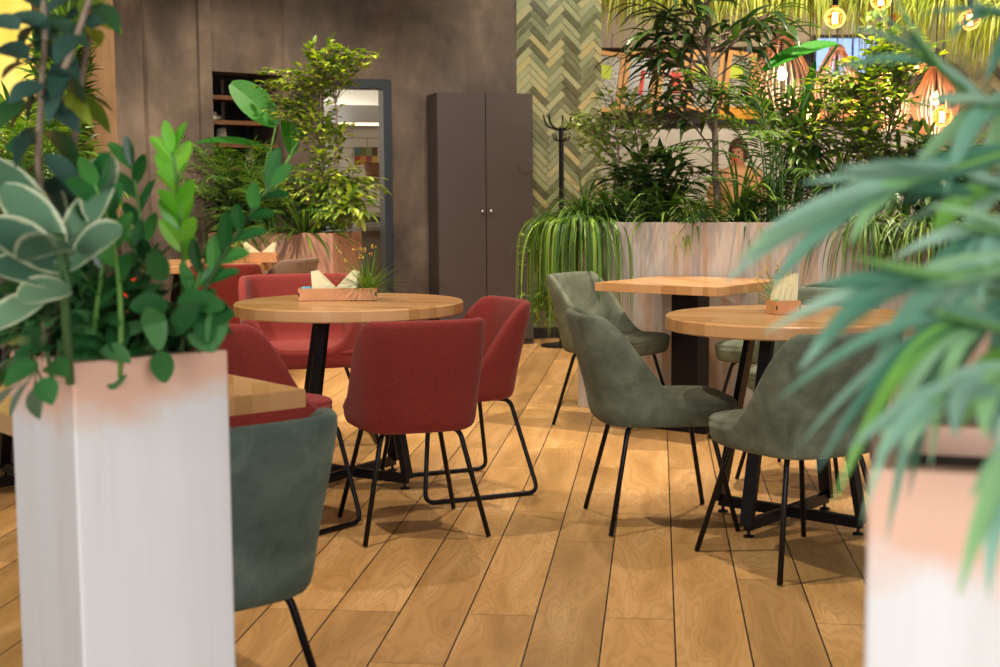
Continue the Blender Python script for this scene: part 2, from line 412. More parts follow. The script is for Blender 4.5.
# left wall (receding to the corner), with the shelf recess
LD = V((-.755, -.656, 0)).normalized(); LN = V((LD.y, -LD.x, 0))      # far-side normal
if LN.y < 0: LN = -LN
LC = W0+WD*sC
def lw_t(px, py=150):
    r = ray(px, py); d = V((r.x, r.y)); det = d.x*(-LD.y)+LD.x*d.y
    k = (LC.x*(-LD.y)+LD.x*LC.y)/det; return (V((d.x*k, d.y*k))-LC.xy).dot(LD.xy)
def lw_h(px, py):
    t = lw_t(px, py); p = LC+LD*t; r = ray(px, py); return CH+r.z*p.y/r.y
def lbox(mb, t0, t1, z0, z1, d0, d1):
    pts = [LC+LD*t1+LN*d0, LC+LD*t0+LN*d0, LC+LD*t0+LN*d1, LC+LD*t1+LN*d1]
    mb.prism([(p.x, p.y) for p in pts], z0, z1)
t1 = lw_t(212); t0 = lw_t(284); tE = lw_t(150); hR = lw_h(212, 71)
m = MB(); lbox(m, 0, t0, 0, 4, 0, .5); lbox(m, t1, tE, 0, 4, 0, .5); lbox(m, t0, t1, hR, 4, 0, .5); lbox(m, t0, t1, 0, .5, 0, .5)
lbox(m, t1, lw_t(200), 0, 4, -.035, 0)
struct(m, 'wall_left_recess', M['wall'])
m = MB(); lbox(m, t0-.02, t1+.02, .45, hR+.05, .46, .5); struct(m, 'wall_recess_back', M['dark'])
e = empty('shelving_unit', LC+LD*((t0+t1)/2)+LN*.1+V((0, 0, .5))); o0 = e.location.copy()
tag(e, 'dark open shelving with brown boards set into the left wall opening', 'shelves')
def rel(mb, o): mb.v = [(x-o.x, y-o.y, z-o.z) for x, y, z in mb.v]; return mb
for yy in (97, 122, 145, 168, 195):
    z = lw_h(230, yy); m = MB(); lbox(m, t0+.01, t1-.01, z-.016, z+.016, .06, .42); rel(m, o0).build('shelf', M['darkwood'], e)
for tt in (t1-.1, t0+.1, (t0+t1)/2): m = MB(); lbox(m, tt-.015, tt+.015, .5, hR-.03, .38, .42); rel(m, o0).build('upright', M['frame'], e)
rnd = random.Random(3)
for i, (yy, tt, hh) in enumerate([(97, .12, .07), (97, .16, .05), (122, .2, .12), (145, .26, .1), (145, .45, .14)]):
    z = lw_h(230, yy)-.0; p = LC+LD*(t1-tt)+LN*.2
    yb = lw_h(230, {97: 122, 122: 145, 145: 168}[yy])+.016
    m = MB(); m.lathe([(.0, 0), (.035, 0), (.042, hh*.5), (.036, hh), (.03, hh), (.034, hh*.5), (.0, .01)], (0, 0, 0), 16)
    o = m.build('storage_jar', [M['whitepanel'], M['steel']][i % 2], smooth=True, loc=(p.x, p.y, yb))
    tag(o, ['small pale jar on upper recess shelf at its left end', 'small steel pot beside the pale jar on the recess shelf', 'pale tall jar on middle shelf of recess', 'steel pot on lower recess shelf at the left', 'tall pale jar on lower recess shelf behind leaves'][i], 'jar')
# concrete column
c0 = ay(118, 150, 10.3); a = V((.755, .656, 0)).normalized(); b = V((-.656, .755, 0)).normalized()
q = [V((c0.x, c0.y, 0)), V((c0.x, c0.y, 0))+a*.54, V((c0.x, c0.y, 0))+a*.54+b*.62, V((c0.x, c0.y, 0))+b*.62]
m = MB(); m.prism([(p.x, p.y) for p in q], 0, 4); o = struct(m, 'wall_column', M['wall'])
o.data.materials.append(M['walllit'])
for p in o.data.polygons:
    if p.normal.dot(a) < -.9: p.material_index = 1  # lit side of the column painted with the paler copy
# yellow wall far left
m = MB(); p0 = ay(-200, 150, 7.4); p1 = ay(37, 150, 8.6); m.prism([(p0.x, p0.y), (p1.x, p1.y), (p1.x-.05, p1.y+.15), (p0.x-.05, p0.y+.15)], 0, 4); struct(m, 'wall_yellow', M['yellow'])
m = MB(); m.box((-5.1, 10.8, 2), (.15, 8, 4)); struct(m, 'wall_left', M['wall'])
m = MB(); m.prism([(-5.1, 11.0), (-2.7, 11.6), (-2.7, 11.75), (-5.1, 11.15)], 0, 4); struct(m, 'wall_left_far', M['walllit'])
# kitchen behind the door
m = MB(); wbox(m, sD0-.9, sE-.2, 0, 3.2, 3.0, 3.1); struct(m, 'wall_kitchen', M['subway'])
m = MB(); wbox(m, sD0-.9, sD0-.8, 0, 3.2, .2, 3); wbox(m, sE-.3, sE-.2, 0, 3.2, .2, 3); struct(m, 'wall_kitchen_sides', M['subway'])
m = MB(); wbox(m, sD0-.9, sE-.2, 3.2, 3.25, .2, 3.1); struct(m, 'ceiling_kitchen', M['whitepanel'])
def kpt(px, py, d):   # a point at far-side depth d behind the back wall
    O = W0+WN*d; r = ray(px, py); dd = V((r.x, r.y)); det = dd.x*(-WD.y)+WD.x*dd.y
    k = (O.x*(-WD.y)+WD.x*O.y)/det; return V((r.x*k, r.y*k, CH+r.z*k))
e = empty('extractor_hood', kpt(362, 118, 2.0)); e.rotation_euler = (0, 0, WA)
tag(e, 'stainless steel extractor hood seen through the kitchen doorway', 'hood')
m = MB(); m.add([(-.35, -.35, -.06), (.8, -.35, -.06), (.8, .9, -.06), (-.35, .9, -.06), (-.35, -.35, .1), (.8, -.35, .1), (.8, .9, .1), (-.35, .9, .1), (.15, .1, .5), (.6, .1, .5), (.6, .8, .5), (.15, .8, .5)],
      [(3, 2, 1, 0), (0, 1, 5, 4), (1, 2, 6, 5), (2, 3, 7, 6), (3, 0, 4, 7), (4, 5, 9, 8), (5, 6, 10, 9), (6, 7, 11, 10), (7, 4, 8, 11), (8, 9, 10, 11)]); m.build('canopy', M['steel'], e)
m = MB(); m.box((.2, -.2, -.07), (.9, .05, .015)); m.build('light_strip', emis('hood_light', '#ffe8b8', 3.5), e)
e = empty('kitchen_counter', kpt(368, 255, 1.6)); e.location.z = 0; e.rotation_euler = (0, 0, WA)
tag(e, 'steel kitchen counter seen through the doorway', 'counter')
m = MB(); m.box((-.1, .25, .45), (1.0, .6, .88)); m.build('cabinet', simple('counter_steel', '#6b665c', .5, .4), e)
zt = kpt(368, 196, 1.6).z
m = MB(); m.box((-.1, .25, .91), (1.06, .64, .04)); m.build('worktop', M['steel'], e)
e2 = empty('countertop_oven', kpt(371, 190, 1.9)); e2.location.z = .93; e2.rotation_euler = (0, 0, WA)
tag(e2, 'white and steel countertop machine on kitchen counter', 'kitchen machine')
m = MB(); m.box((0, .1, .06), (.3, .3, .12), bev=.01); m.build('housing', M['steel'], e2)
m = MB(); m.box((0, -.052, .06), (.25, .008, .05)); m.build('display', M['dark'], e2)
e2 = empty('bread_basket', kpt(374, 172, 2.3)); tag(e2, 'brown woven basket on ledge behind the kitchen counter', 'basket')
m = MB(); m.lathe([(0, -.09), (.07, -.09), (.10, .09), (.09, .09), (.065, -.08), (0, -.08)], n=20); m.build('basket_body', M['darkwood'], e2, smooth=True)
m = MB(); m.box((.02, 0, -.105), (.24, .22, .025), WA); m.build('wall_ledge', M['steel'], e2)
e2 = empty('colour_chart', kpt(366, 156, 2.985)); e2.rotation_euler = (0, 0, WA); tag(e2, 'patchwork poster of coloured squares on white tiled kitchen wall', 'poster')
pc = ['#a8553a', '#5c7d8a', '#c98b4a', '#7a7a48', '#a05a68', '#8a9a70', '#d0b060', '#6a5038']
for i in range(4):
    for j in range(2):
        m = MB(); m.box((-.09+i*.06, 0, -.045+j*.09), (.06, .012, .09)); m.build('colour_square', simple('chart_%d' % (i*2+j), pc[i*2+j], .6), e2)
# rear of the room (behind the camera) with daylight windows
for i, x in enumerate((-2.6, 2.6)):
    e = empty('window_%d' % (i+1), (x, -3.0, 1.9)); tag(e, kind='structure')
    m = MB()
    for dx in (-1.55, 0, 1.55): m.box((dx, 0, 0), (.08, .1, 2.6))
    for dz in (-1.3, 1.3): m.box((0, 0, dz), (3.1, .1, .08))
    m.build('window_frame', M['frame'], e)
m = MB()
m.box((0, -3, .27), (16, .15, .55)); m.box((0, -3, 3.62), (16, .15, .76))
for x0, x1 in ((-8, -4.2), (-1.0, 1.0), (4.2, 8)): m.box(((x0+x1)/2, -3, 1.9), (x1-x0, .15, 2.74))
struct(m, 'wall_rear', M['wall'])
# ---------------------------------------------------------------- right rear: bar area
BY = 17.0
m = MB(); m.box((4.9, 18.35, 2), (9.6, .15, 4)); struct(m, 'wall_bar', simple('warm_plaster', '#8a7a64', .8, 0, .1, 2))
z0 = ay(700, 129, BY).z
e = empty('serving_partition', (4.5, BY, 0)); tag(e, 'long white serving partition with dark ledge below the framed prints', 'partition')
m = MB(); m.box((0, 0, z0/2), (6.6, .12, z0)); m.build('panel', M['whitepanel'], e)
zl = ay(700, 122, BY).z; m = MB(); m.box((0, .1, zl), (6.7, .34, .05)); m.build('ledge', M['dark'], e)
m = MB()
for k in range(12): m.box((-3.1+k*.56, .06, (z0+zl)/2), (.05, .05, zl-z0+.02))
m.build('bracket', M['steel'], e)
zb0, zb1 = ay(700, 47, 17.6).z, ay(700, 12, 17.6).z
m = MB(); m.box((4.9, 17.75, (zb0+zb1)/2), (8.6, .3, zb1-zb0)); tag(m.build('steel_beam', M['beam']), 'wide beige beam running above the framed prints', 'beam')
m = MB()
for k in range(14): m.box((1.6+k*.5, 17.5, (zl+zb0)/2), (.04, .04, zb0-zl))
tag(m.build('shelf_rack', M['frame']), 'thin dark uprights between ledge and beige beam', 'rack')
NEWS = print_mat('newsprint', ['#2a2520', '#9f9880', '#6a6350', '#b6af98'], 45)
arts = [('lime and grey newsprint picture beside the tiled wall, leftmost framed print', '#c8d83c', NEWS), ('dark picture with red strip in a pine frame, second from tiled wall', '#d8401c', print_mat('print_b', ['#1c1512', '#2a201a', '#3a2c20'], 14)),
        ('red and pink picture in a pine frame, third from tiled wall', '#dc4a30', print_mat('print_c', ['#8a7a68', '#3a3228', '#b8ad98', '#b84030'], 16)), ('grey newsprint picture in pine frame behind the tall plant trunk', '#c8d83c', NEWS),
        ('lime and grey newsprint picture in pine frame right of the tall trunk', '#c8d83c', NEWS)]
for i, (pxa, pxb) in enumerate(((592, 622), (624, 655), (659, 686), (690, 721), (725, 753))):
    pb = ay((pxa+pxb)/2, 82, 17.2); w = (pxb-pxa)/F_PX*17.2; h = 60/F_PX*17.2
    e = empty('framed_picture', pb); tag(e, arts[i][0], 'picture'); e['group'] = 'framed prints above the bar ledge'
    e.rotation_euler = (-.12, math.radians(8), 0)
    m = MB(); t_ = .05
    for sx in (-1, 1): m.box((sx*(w/2-t_/2), 0, 0), (t_, .04, h))
    for sz in (-1, 1): m.box((0, 0, sz*(h/2-t_/2)), (w-2*t_, .04, t_))
    m.build('frame', M['picframe'], e)
    m = MB(); m.box((0, .012, 0), (w-2*t_+.01, .01, h-2*t_+.01)); m.build('print', arts[i][2], e)
    m = MB(); m.box((.03 if i in (1, 2) else -.05, .002, .12 if i in (0, 3, 4) else 0), ((.05, .28) if i in (1,) else (.14, .2) if i == 2 else (.17, .17)) and (((.05 if i == 1 else .12 if i == 2 else .17)), .01, (.3 if i == 1 else .25 if i == 2 else .17)))
    m.build('print_patch', simple('patch_%d' % i, arts[i][1], .6), e)
    m = MB(); m.tube([(0, .02, h/2), (0, .1, h/2+.25)], .004, 5); m.build('hanging_wire', M['dark'], e)
p = ay(742, 119, 16.95); m = MB(); m.box((0, 0, 0), (.56, .1, .15), bev=.01); m.box((0, -.055, 0), (.4, .01, .07))
tag(m.build('sign_board', M['yellowbox'], loc=(p.x, p.y, zl+.1)), 'orange yellow board lying on dark ledge right of trunk', 'board')
pa, pb = ay(815, 76, 17.4), ay(877, 38, 17.4)
e = empty('wall_screen', ((pa.x+pb.x)/2, 17.4, (pa.z+pb.z)/2)); tag(e, 'pale blue lit screen behind the slatted pendant lamps', 'screen')
w, h = pb.x-pa.x, pb.z-pa.z; m = MB(); m.box((0, 0, 0), (w, .03, h)); m.build('display', M['screen'], e)
m = MB()
for sx in (-1, 1): m.box((sx*(w/2+.02), -.01, 0), (.04, .07, h+.08))
for sz in (-1, 1): m.box((0, -.01, sz*(h/2+.02)), (w, .07, .04))
m.box((w*.1, -.02, 0), (.02, .02, h)); m.build('bezel', M['dark'], e)
# right tiled wall behind the foreground plant
pr = ay(918, 130, 12.6)
herringbone('wall_right_tiled', V((pr.x, pr.y, 0)), V((.9, -.436, 0)), V((.436, .9, 0)), 2.6, 0, 4, .075, .3)
m = MB(); q0 = V((pr.x, pr.y, 0)); q1 = q0+V((.9, -.436, 0))*2.6; nn = V((.436, .9, 0))*.15
m.prism([(q0.x, q0.y), (q1.x, q1.y), (q1.x+nn.x, q1.y+nn.y), (q0.x+nn.x, q0.y+nn.y)], 0, 4); struct(m, 'wall_right', M['grout'])
# ---------------------------------------------------------------- wardrobe
wr = az(534, 344, 0); RZ = WA
e = empty('wardrobe', wr, RZ); tag(e, 'tall brown-grey two-door wardrobe against the concrete wall', 'wardrobe')
r = ray(438, 92); ww = .80; wh = 2.04
pl = ay(438, 200, 11); # width from left edge
dv = WD; k = None
rr_ = ray(438, 200); det = rr_.x*(-dv.y)+dv.x*rr_.y; kk = (wr.x*(-dv.y)+dv.x*wr.y)/det; ww = -(V((rr_.x*kk, rr_.y*kk))-wr.xy).dot(dv.xy)
rt = ray(534, 93.5); wh = CH+rt.z*wr.y/rt.y
m = MB(); m.box((-ww/2, .2, wh/2), (ww, .36, wh)); m.build('body', M['wardrobe_side'], e)
for i in range(2):
    m = MB(); m.box((-ww*(.25+.5*i), .008, wh/2+.02), (ww/2-.006, .022, wh-.05), bev=.002); d = m.build('door', M['wardrobe'], e)
    m = MB(); kx = -ww/2+(.035 if i == 0 else -.035); kz = CH+ray(487, 211).z*wr.y/ray(487, 211).y
    m.lathe([(0, 0), (.006, 0), (.006, .012), (.013, .016), (.014, .024), (.009, .03), (0, .03)], n=16)
    m.v = [(x+kx, -z-.003, y+kz) for x, y, z in m.v]; m.build('knob', M['chrome'], d, smooth=True)
# coat stand
b = ay(561, 128, 11.2); e = empty('coat_stand', (b.x, b.y-.05, 0)); tag(e, 'black metal coat stand with curved hooks before the tiled wall', 'coat stand')
zt = b.z
m = MB(); m.tube([(0, 0, 0.02), (0, 0, zt)], .02, 10); m.build('pole', M['black'], e)
m = MB(); m.lathe([(0, 0), (.17, 0), (.17, .015), (.05, .03), (0, .03)], n=24); m.build('base', M['black'], e)
for k in range(5):
    a_ = 2*PI*k/5+.2; c_, s_ = math.cos(a_), math.sin(a_)
    m = MB(); m.tube(fillet([(0, 0, zt-.02), (c_*.06, s_*.06, zt-.01), (c_*.13, s_*.13, zt+.02), (c_*.155, s_*.155, zt+.1)], .04), .008, 6)
    m.tube(fillet([(0, 0, zt-.1), (c_*.06, s_*.06, zt-.1), (c_*.07, s_*.07, zt-.05)], .02), .006, 6); m.build('hook', M['black'], e, smooth=True)
# ---------------------------------------------------------------- chairs
def sstep(a, b, x):
    t = max(0, min(1, (x-a)/(b-a))); return t*t*(3-2*t)
def shell(mb, W=.47, D=.50, H=.79, t0=.11, t1=.64, lean=.08, th=.042, seat=.468, arm=0.0, ta=.9):
    N = 56; a, b = W/2, D/2; rings = []
    for i in range(N):
        f = 2*PI*i/N; c, s_ = math.cos(f), math.sin(f); n = 2/3.5
        ux = math.copysign(abs(c)**n, c); uy = math.copysign(abs(s_)**n, s_)
        t = (uy+1)/2
        hw = (H-seat)*(1-sstep(t0, t1, t))
        if arm: hw = max(hw, arm*(1-sstep(ta, 1.02, t)))
        # outward normal in plan
        nx, ny = (abs(ux)**3.4)*(1 if ux > 0 else -1)/a, (abs(uy)**3.4)*(1 if uy > 0 else -1)/b
        L_ = math.hypot(nx, ny); nx /= L_; ny /= L_
        col = []
        top = seat+hw
        def pt(off, z, base=1.0):
            k = max(0, (z-seat)/(H-seat)); w = (1-sstep(.0, .75, t))
            x = ux*a*base+nx*off; y = uy*b*base+ny*off
            return (x*(1+.05*k), y-lean*w*(k**1.0) , z)
        kf = .065*sstep(.25, .6, t); the = th*min(1, .3+hw/.12); col.append(pt(-.09, .392, .87+kf)); col.append(pt(-.03, .386, .91+kf)); col.append(pt(-.006, .396, .925+kf)); col.append(pt(.0, .42, .95+kf*.6))
        for j in range(1, 6):
            z = .43+(top-.012-.43)*j/5; col.append(pt(0, z, .955+.045*min(1, j/4)+kf*.5*(1-j/5)))
        col.append(pt(-.008, top+.001)); col.append(pt(-the*.5, top+.006)); col.append(pt(-the+.006, top+.001)); col.append(pt(-the, top-.014))
        for j in range(1, 5):
            z = (top-.014)+(seat-.02-(top-.014))*j/4; col.append(pt(-the-.004*j, z, 1.0-.02*j/4))
        rings.append(col)
    M_ = len(rings[0]); vs = [p for c in rings for p in c]; fs = []
    for i in range(N):
        for j in range(M_-1):
            fs.append((i*M_+j, ((i+1) % N)*M_+j, ((i+1) % N)*M_+j+1, i*M_+j+1))
    fs.append(tuple(i*M_ for i in range(N-1, -1, -1))); fs.append(tuple(i*M_+M_-1 for i in range(N)))
    mb.add(vs, fs)
def cushion(mb, W, D, z0=.445, z1=.488, yo=.022, a_in=.017):
    N = 48; a, b = W/2-a_in, D/2-.026
    prof = [(.80, z0), (.95, z0+.004), (1.0, z0+.016), (1.0, z1-.018), (.965, z1-.005), (.85, z1+.002), (.5, z1+.006), (.15, z1+.007)]
    vs = []
    for k, z in prof:
        for i in range(N):
            f = 2*PI*i/N; c, s_ = math.cos(f), math.sin(f); n = 2/4.6
            vs.append((math.copysign(abs(c)**n, c)*a*k, math.copysign(abs(s_)**n, s_)*b*k+yo, z))
    m_ = len(prof); fs = [(j*N+i, j*N+(i+1) % N, (j+1)*N+(i+1) % N, (j+1)*N+i) for j in range(m_-1) for i in range(N)]
    fs += [tuple(range(N-1, -1, -1)), tuple((m_-1)*N+i for i in range(N))]
    mb.add(vs, fs)
def make_chair(name, fabric, base='legs', W=.47, D=.5, H=.79, **kw):
    e = empty(name)
    sm = MB(); shell(sm, W, D, H, **kw); sm.build('backrest', fabric, e, smooth=True, sub=1)
    cm = MB(); cushion(cm, W, D); cm.build('seat', fabric, e, smooth=True, sub=1)
    if base == 'legs':
        for sx in (-1, 1):
            for sy in (-1, 1):
                m = MB(); k = W/.47
                m.tube(fillet([(sx*.09*k, sy*.10, .392), (sx*.145*k, sy*.155, .388), (sx*.228*k, sy*.238, .004)], .03), .0095, 8); m.build('leg', M['black'], e, smooth=True)
    else:
        for sx in (-1, 1):
            m = MB(); k = W/.47
            m.tube(fillet([(sx*.13*k, -.11, .392), (sx*.17*k, -.17, .388), (sx*.275*k, -.25, .011), (sx*.275*k, .25, .011), (sx*.2*k, .2, .388), (sx*.13*k, .14, .392)], .045), .0095, 8)
            m.build('sled_leg', M['black'], e, smooth=True)
    m = MB(); m.box((0, 0, .393), (W*.55, D*.5, .012)); m.build('seat_plate', M['black'], e)
    return e
def rz_of(dx, dy): return math.atan2(-dx, dy)
protos = {}
def chair(kind, x, y, rz, label, group=None):
    mats = {'red': ('dining_chair', M['red'], 'legs', dict(H=.80)), 'red_sled': ('dining_chair', M['red'], 'sled', dict(D=.46, lean=.065)),
            'red_arm': ('armchair', M['red'], 'sled', dict(W=.60, D=.56, H=.82, arm=.17, t0=.25, t1=.7)),
            'orange': ('armchair', M['orange_red'], 'sled', dict(W=.70, D=.6, H=.88, arm=.2, t0=.25, t1=.7)),
            'green': ('dining_chair', M['green'], 'legs', dict(D=.54, t0=.10, t1=.56, H=.80)), 'green_blue': ('dining_chair', M['green_blue'], 'legs', dict(t0=.22)),
            'taupe': ('dining_chair', M['taupe'], 'legs', {})}
    nm, fab, base, kw = mats[kind]
    if kind in protos: e = copy_tree(protos[kind])
    else: e = make_chair(nm, fab, base, **kw); protos[kind] = e
    e.location = (x, y, 0); e.rotation_euler = (0, 0, rz)
    tag(e, label, 'armchair' if nm == 'armchair' else 'chair')
    if group: e['group'] = group
    return e
GR = 'red chairs around the middle round table'; GG = 'green chairs around the right tables'
chair('red', -.335, 5.10, rz_of(-.156, .5), 'red fabric chair with four straight black legs, its back to the camera', GR)
chair('red_sled', -.185, 5.80, rz_of(-.46, -.20), 'red fabric chair with black sled legs in profile at the right of the round table', GR)
chair('red_arm', -1.0, 6.98, rz_of(.2, -.97), 'wide red upholstered armchair facing the camera behind the round table', GR)
chair('red_sled', -.90, 5.13, rz_of(.62, .78), 'red fabric chair left of the round table, half hidden by the white planter', GR)
chair('green', .985, 4.60, rz_of(-.42, .9), 'green velvet chair seen from behind in front of the right round table', GG)
chair('green', .60, 5.186, rz_of(.49, .07), 'green velvet chair in profile at the left of the right round table', GG)
chair('green', .61, 7.39, rz_of(.79, -.6), 'green velvet chair beside the square table, near the hanging grass plant', GG)
chair('green', 1.38, 6.95, rz_of(-.8, .6), 'green velvet chair at the right side of the square table, low seat visible', GG)
chair('green', 1.34, 5.98, rz_of(-.55, -.83), 'green velvet chair on the far side of the right round table', GG)
chair('green', 1.80, 5.0, rz_of(-.8, .5), 'green velvet chair at the far right behind the large drooping leaves', GG)
chair('green_blue', -.672, 2.955, rz_of(-.64, .77), 'grey-green velvet chair in the left foreground beside the white planter')
chair('red', -1.78, 9.0, rz_of(-.2, 1), 'dark red chair with its back to the camera at the far round table')
chair('taupe', -1.62, 9.78, rz_of(-.85, .4), 'taupe chair with rounded back at the far table near the pink planter')
chair('orange', -2.95, 9.75, rz_of(.75, -.6), 'orange-red armchair at the far left behind the foreground leaves')
chair('red', -2.3, 7.05, rz_of(.3, -.95), 'red chair behind the left round table, seen through planter leaves')
# ---------------------------------------------------------------- tables
ZT = .785
def round_table(name, x, y, R_, rz, label):
    e = empty(name, (x, y, 0), rz); tag(e, label, 'table')
    m = MB(); z = ZT; m.lathe([(0, z-.05), (R_-.006, z-.05), (R_, z-.045), (R_, z-.005), (R_-.005, z), (0, z)], n=96); o = m.build('tabletop', M['table'], e)
    for i in range(4):
        a_ = PI/4+i*PI/2; c_, s_ = math.cos(a_), math.sin(a_); t = V((-s_, c_, 0)); u = V((c_, s_, 0))
        m = MB(); q = []
        for r_, zz in ((.165, z-.055), (.30, .045)):
            for k, (du, dt) in enumerate(((-.012, -.024), (.012, -.024), (.012, .024), (-.012, .024))): q.append(tuple(u*(r_+du)+t*dt+V((0, 0, zz))))
        m.add(q, [(0, 1, 2, 3), (7, 6, 5, 4), (0, 4, 5, 1), (1, 5, 6, 2), (2, 6, 7, 3), (3, 7, 4, 0)]); g = m.build('leg', M['black'], e)
        m = MB(); m.lathe([(0, 0), (.02, 0), (.02, .006), (.006, .009), (.006, .03), (0, .03)], (u.x*.285, u.y*.285, 0), 12); m.build('levelling_foot', M['black'], g)
    m = MB()
    for k in range(2): m.box((0, 0, .045), (.60, .024, .04), PI/4+k*PI/2)
    m.build('cross_base', M['black'], e)
    m = MB(); m.box((0, 0, z-.057), (.36, .36, .008), PI/4); m.build('mounting_plate', M['black'], e)
    return e
round_table('round_table', -.645, 5.93, .488, math.radians(12), 'round beech table with black splayed legs among the red chairs')
round_table('round_table', 1.08, 5.13, .463, math.radians(4), 'round beech table with black splayed legs among the green chairs')
round_table('round_table', -2.05, 9.4, .5, .3, 'round wooden table far left in front of the pink planter')
round_table('round_table', -1.98, 5.9, .48, .1, 'round wooden table on the left, barely visible through planter leaves')
def square_table(name, x, y, S, rz, label):
    e = empty(name, (x, y, 0), rz); tag(e, label, 'table')
    m = MB(); m.box((0, 0, .7475), (S, S, .045), bev=.002); m.build('tabletop', M['table'], e)
    m = MB(); m.box((0, 0, .37), (.16, .12, .69)); m.box((0, 0, .717), (.34, .34, .012)); m.build('column', M['black'], e)
    m = MB(); m.box((0, 0, .0125), (.42, .42, .025), bev=.003); m.build('base_plate', M['black'], e)
    return e
p = [V((.505, 7.264)), V((1.074, 6.82)), V((1.48, 7.48)), V((.837, 7.822))]; cc = sum(p, V((0, 0)))/4
square_table('square_table', cc.x+.035, cc.y-.02, .73, math.atan2(p[1].y-p[0].y, p[1].x-p[0].x), 'square beech table with thick black column before the whitewashed planter')
e1 = V((-.64, .77)).normalized(); e2_ = V((-.77, -.64)).normalized(); c = V((-.477, 3.376))+(e1+e2_)*.35
square_table('square_table', c.x, c.y, .7, math.atan2(e1.y, e1.x), 'square beech table corner in the left foreground beside the white planter')
# ---------------------------------------------------------------- table boxes
def leaf(mb, p, d, up, L, W, prof='ovate', droop=.3, fold=.18, seg=5, cup=0.0, uvs=None):
    d = d.normalized(); up = (up-d*up.dot(d))
    if up.length < 1e-3: up = V((0, 0, 1))-d*d.z+V((.01, 0, 0))
    up.normalize(); pts = []; cur = V(p); dd = d.copy(); st = L/seg; b = len(mb.v)
    for i in range(seg+1):
        t = i/seg
        if prof == 'ovate': w = math.sin(PI*min(1, t**.8))**.8
        elif prof == 'oval': w = math.sin(PI*min(1, t*.96+.02))**.55
        elif prof == 'lance': w = math.sin(PI*min(1, t**.65))**1.0
        else: w = min(1, t*8+.45)*(1-t**3)
        w = max(w, .03)*W/2
        side = dd.cross(up)
        if side.length < 1e-4: side = V((1, 0, 0))
        side.normalize(); nn = side.cross(dd)
        mb.v += [tuple(cur-side*w+nn*w*fold*2), tuple(cur), tuple(cur+side*w+nn*w*fold*2)]
        cur = cur+dd*st; dd = (dd+V((0, 0, -1))*droop/seg*1.6+nn*cup/seg).normalized()
    for i in range(seg):
        k = b+i*3; mb.f += [(k, k+3, k+4, k+1), (k+1, k+4, k+5, k+2)]
    return cur
def rdir(r, zmin=-1, zmax=1):
    z = r.uniform(zmin, zmax); a = r.uniform(0, 2*PI); s = math.sqrt(max(0, 1-z*z)); return V((s*math.cos(a), s*math.sin(a), z))
def napkin_box(p, rz, lab, L=.215, D=.085, H=.048):
    e = empty('napkin_box', p, rz); tag(e, lab, 'box')
    m = MB(); t = .004
    m.box((0, -D/2+t/2, H/2+.002), (L, t, H)); m.build('front_panel', M['birch'], e)
    m = MB(); m.box((0, D/2-t/2, H/2+.002), (L, t, H)); m.build('back_panel', M['birch'], e)
    for s_ in (-1, 1):
        m = MB(); m.box((s_*(L/2-t/2), 0, H/2+.002), (t, D-2*t, H)); m.build('end_panel', M['birch'], e)
    m = MB(); m.box((0, 0, .003), (L-.002, D-.002, .004)); m.build('bottom', M['charred'], e)
    m = MB()
    for s_ in (-1, 1): m.box((s_*(L/2-.003), -D/2+.0, H/2+.002), (.006, .0012, H*.3))
    m.build('finger_joint', M['charred'], e)
    return e
def napkin(x, y, z, rz, pts, lab, grp, n=5, step=.004):
    e = empty('paper_napkin', (x, y, z), rz); tag(e, lab, 'napkin', grp)
    m = MB()
    for k in range(n):
        yy = (k-(n-1)/2)*step; dx = .002*k
        q = [(a+dx, yy, b) for a, b in pts]; q2 = [(a+dx, yy+.0012, b) for a, b in pts]; nn = len(pts)
        m.add(q+q2, [tuple(range(nn)), tuple(range(2*nn-1, nn-1, -1))]+[(i, (i+1) % nn, nn+(i+1) % nn, nn+i) for i in range(nn)])
    m.build('folded_sheets', M['napkin'], e); return e
def tabletop_plant(p, s, seed, lab, h=.13):
    r = random.Random(seed); e = empty('artificial_plant', p); tag(e, lab, 'plant')
    m = MB()
    for k in range(150):
        d = rdir(r, .15, 1); leaf(m, V((r.uniform(-.015, .015), r.uniform(-.012, .012), .0)), d, V((0, 0, 1)), s*r.uniform(.45, 1.1), .0045, 'strap', r.uniform(.1, .6), .1, 5)
    m.build('foliage', M['grass'], e)
    m = MB(); st = MB()
    for k in range(9):
        d = rdir(r, .6, 1); q = d*s*r.uniform(.7, 1.0)+V((-.02, 0, 0)); st.tube([(0, 0, 0), q*.6, q], .001, 4)
        for j in range(6):
            c = q+rdir(r)*.009; m.lathe([(0, -.003), (.0035, 0), (0, .004)], c, 6)
    m.build('flower', M['flower'], e); st.build('stem', M['darkstem'], e)
    return e
def pot(mb, c, r, h): mb.lathe([(0, 0), (r*.8, 0), (r, h), (r*.9, h), (r*.72, .003), (0, .003)], c, 16)
b1 = az(337, 301, ZT); napkin_box((b1.x, b1.y+.045, ZT), .04, 'birch napkin box on the round table among red chairs', .335, .085, .052)
bx, by = b1.x, b1.y+.045
napkin(bx-.062, by, ZT+.012, .04, [(-.045, 0), (.045, 0), (.045, .04), (-.032, .118), (-.052, .114)], 'cream folded napkin leaning left in the box on the red chairs table', 'napkins on the middle table', 6, .008)
napkin(bx+.034, by, ZT+.012, .04, [(-.045, 0), (.045, 0), (.05, .11), (.03, .118), (-.045, .04)], 'cream folded napkin leaning right in the box on the red chairs table', 'napkins on the middle table', 6, .008)
e = tabletop_plant((bx+.128, by+.0, ZT+.035), .215, 1, 'small artificial plant with yellow blossoms in the box on the red chairs table')
m = MB(); m.box((bx-.135, by, ZT+.048), (.045, .06, .022), .1, bev=.003); tag(m.build('sugar_sachets', M['sachet']), 'blue sachets in the left end of the middle table box', 'sachets', kind='stuff')
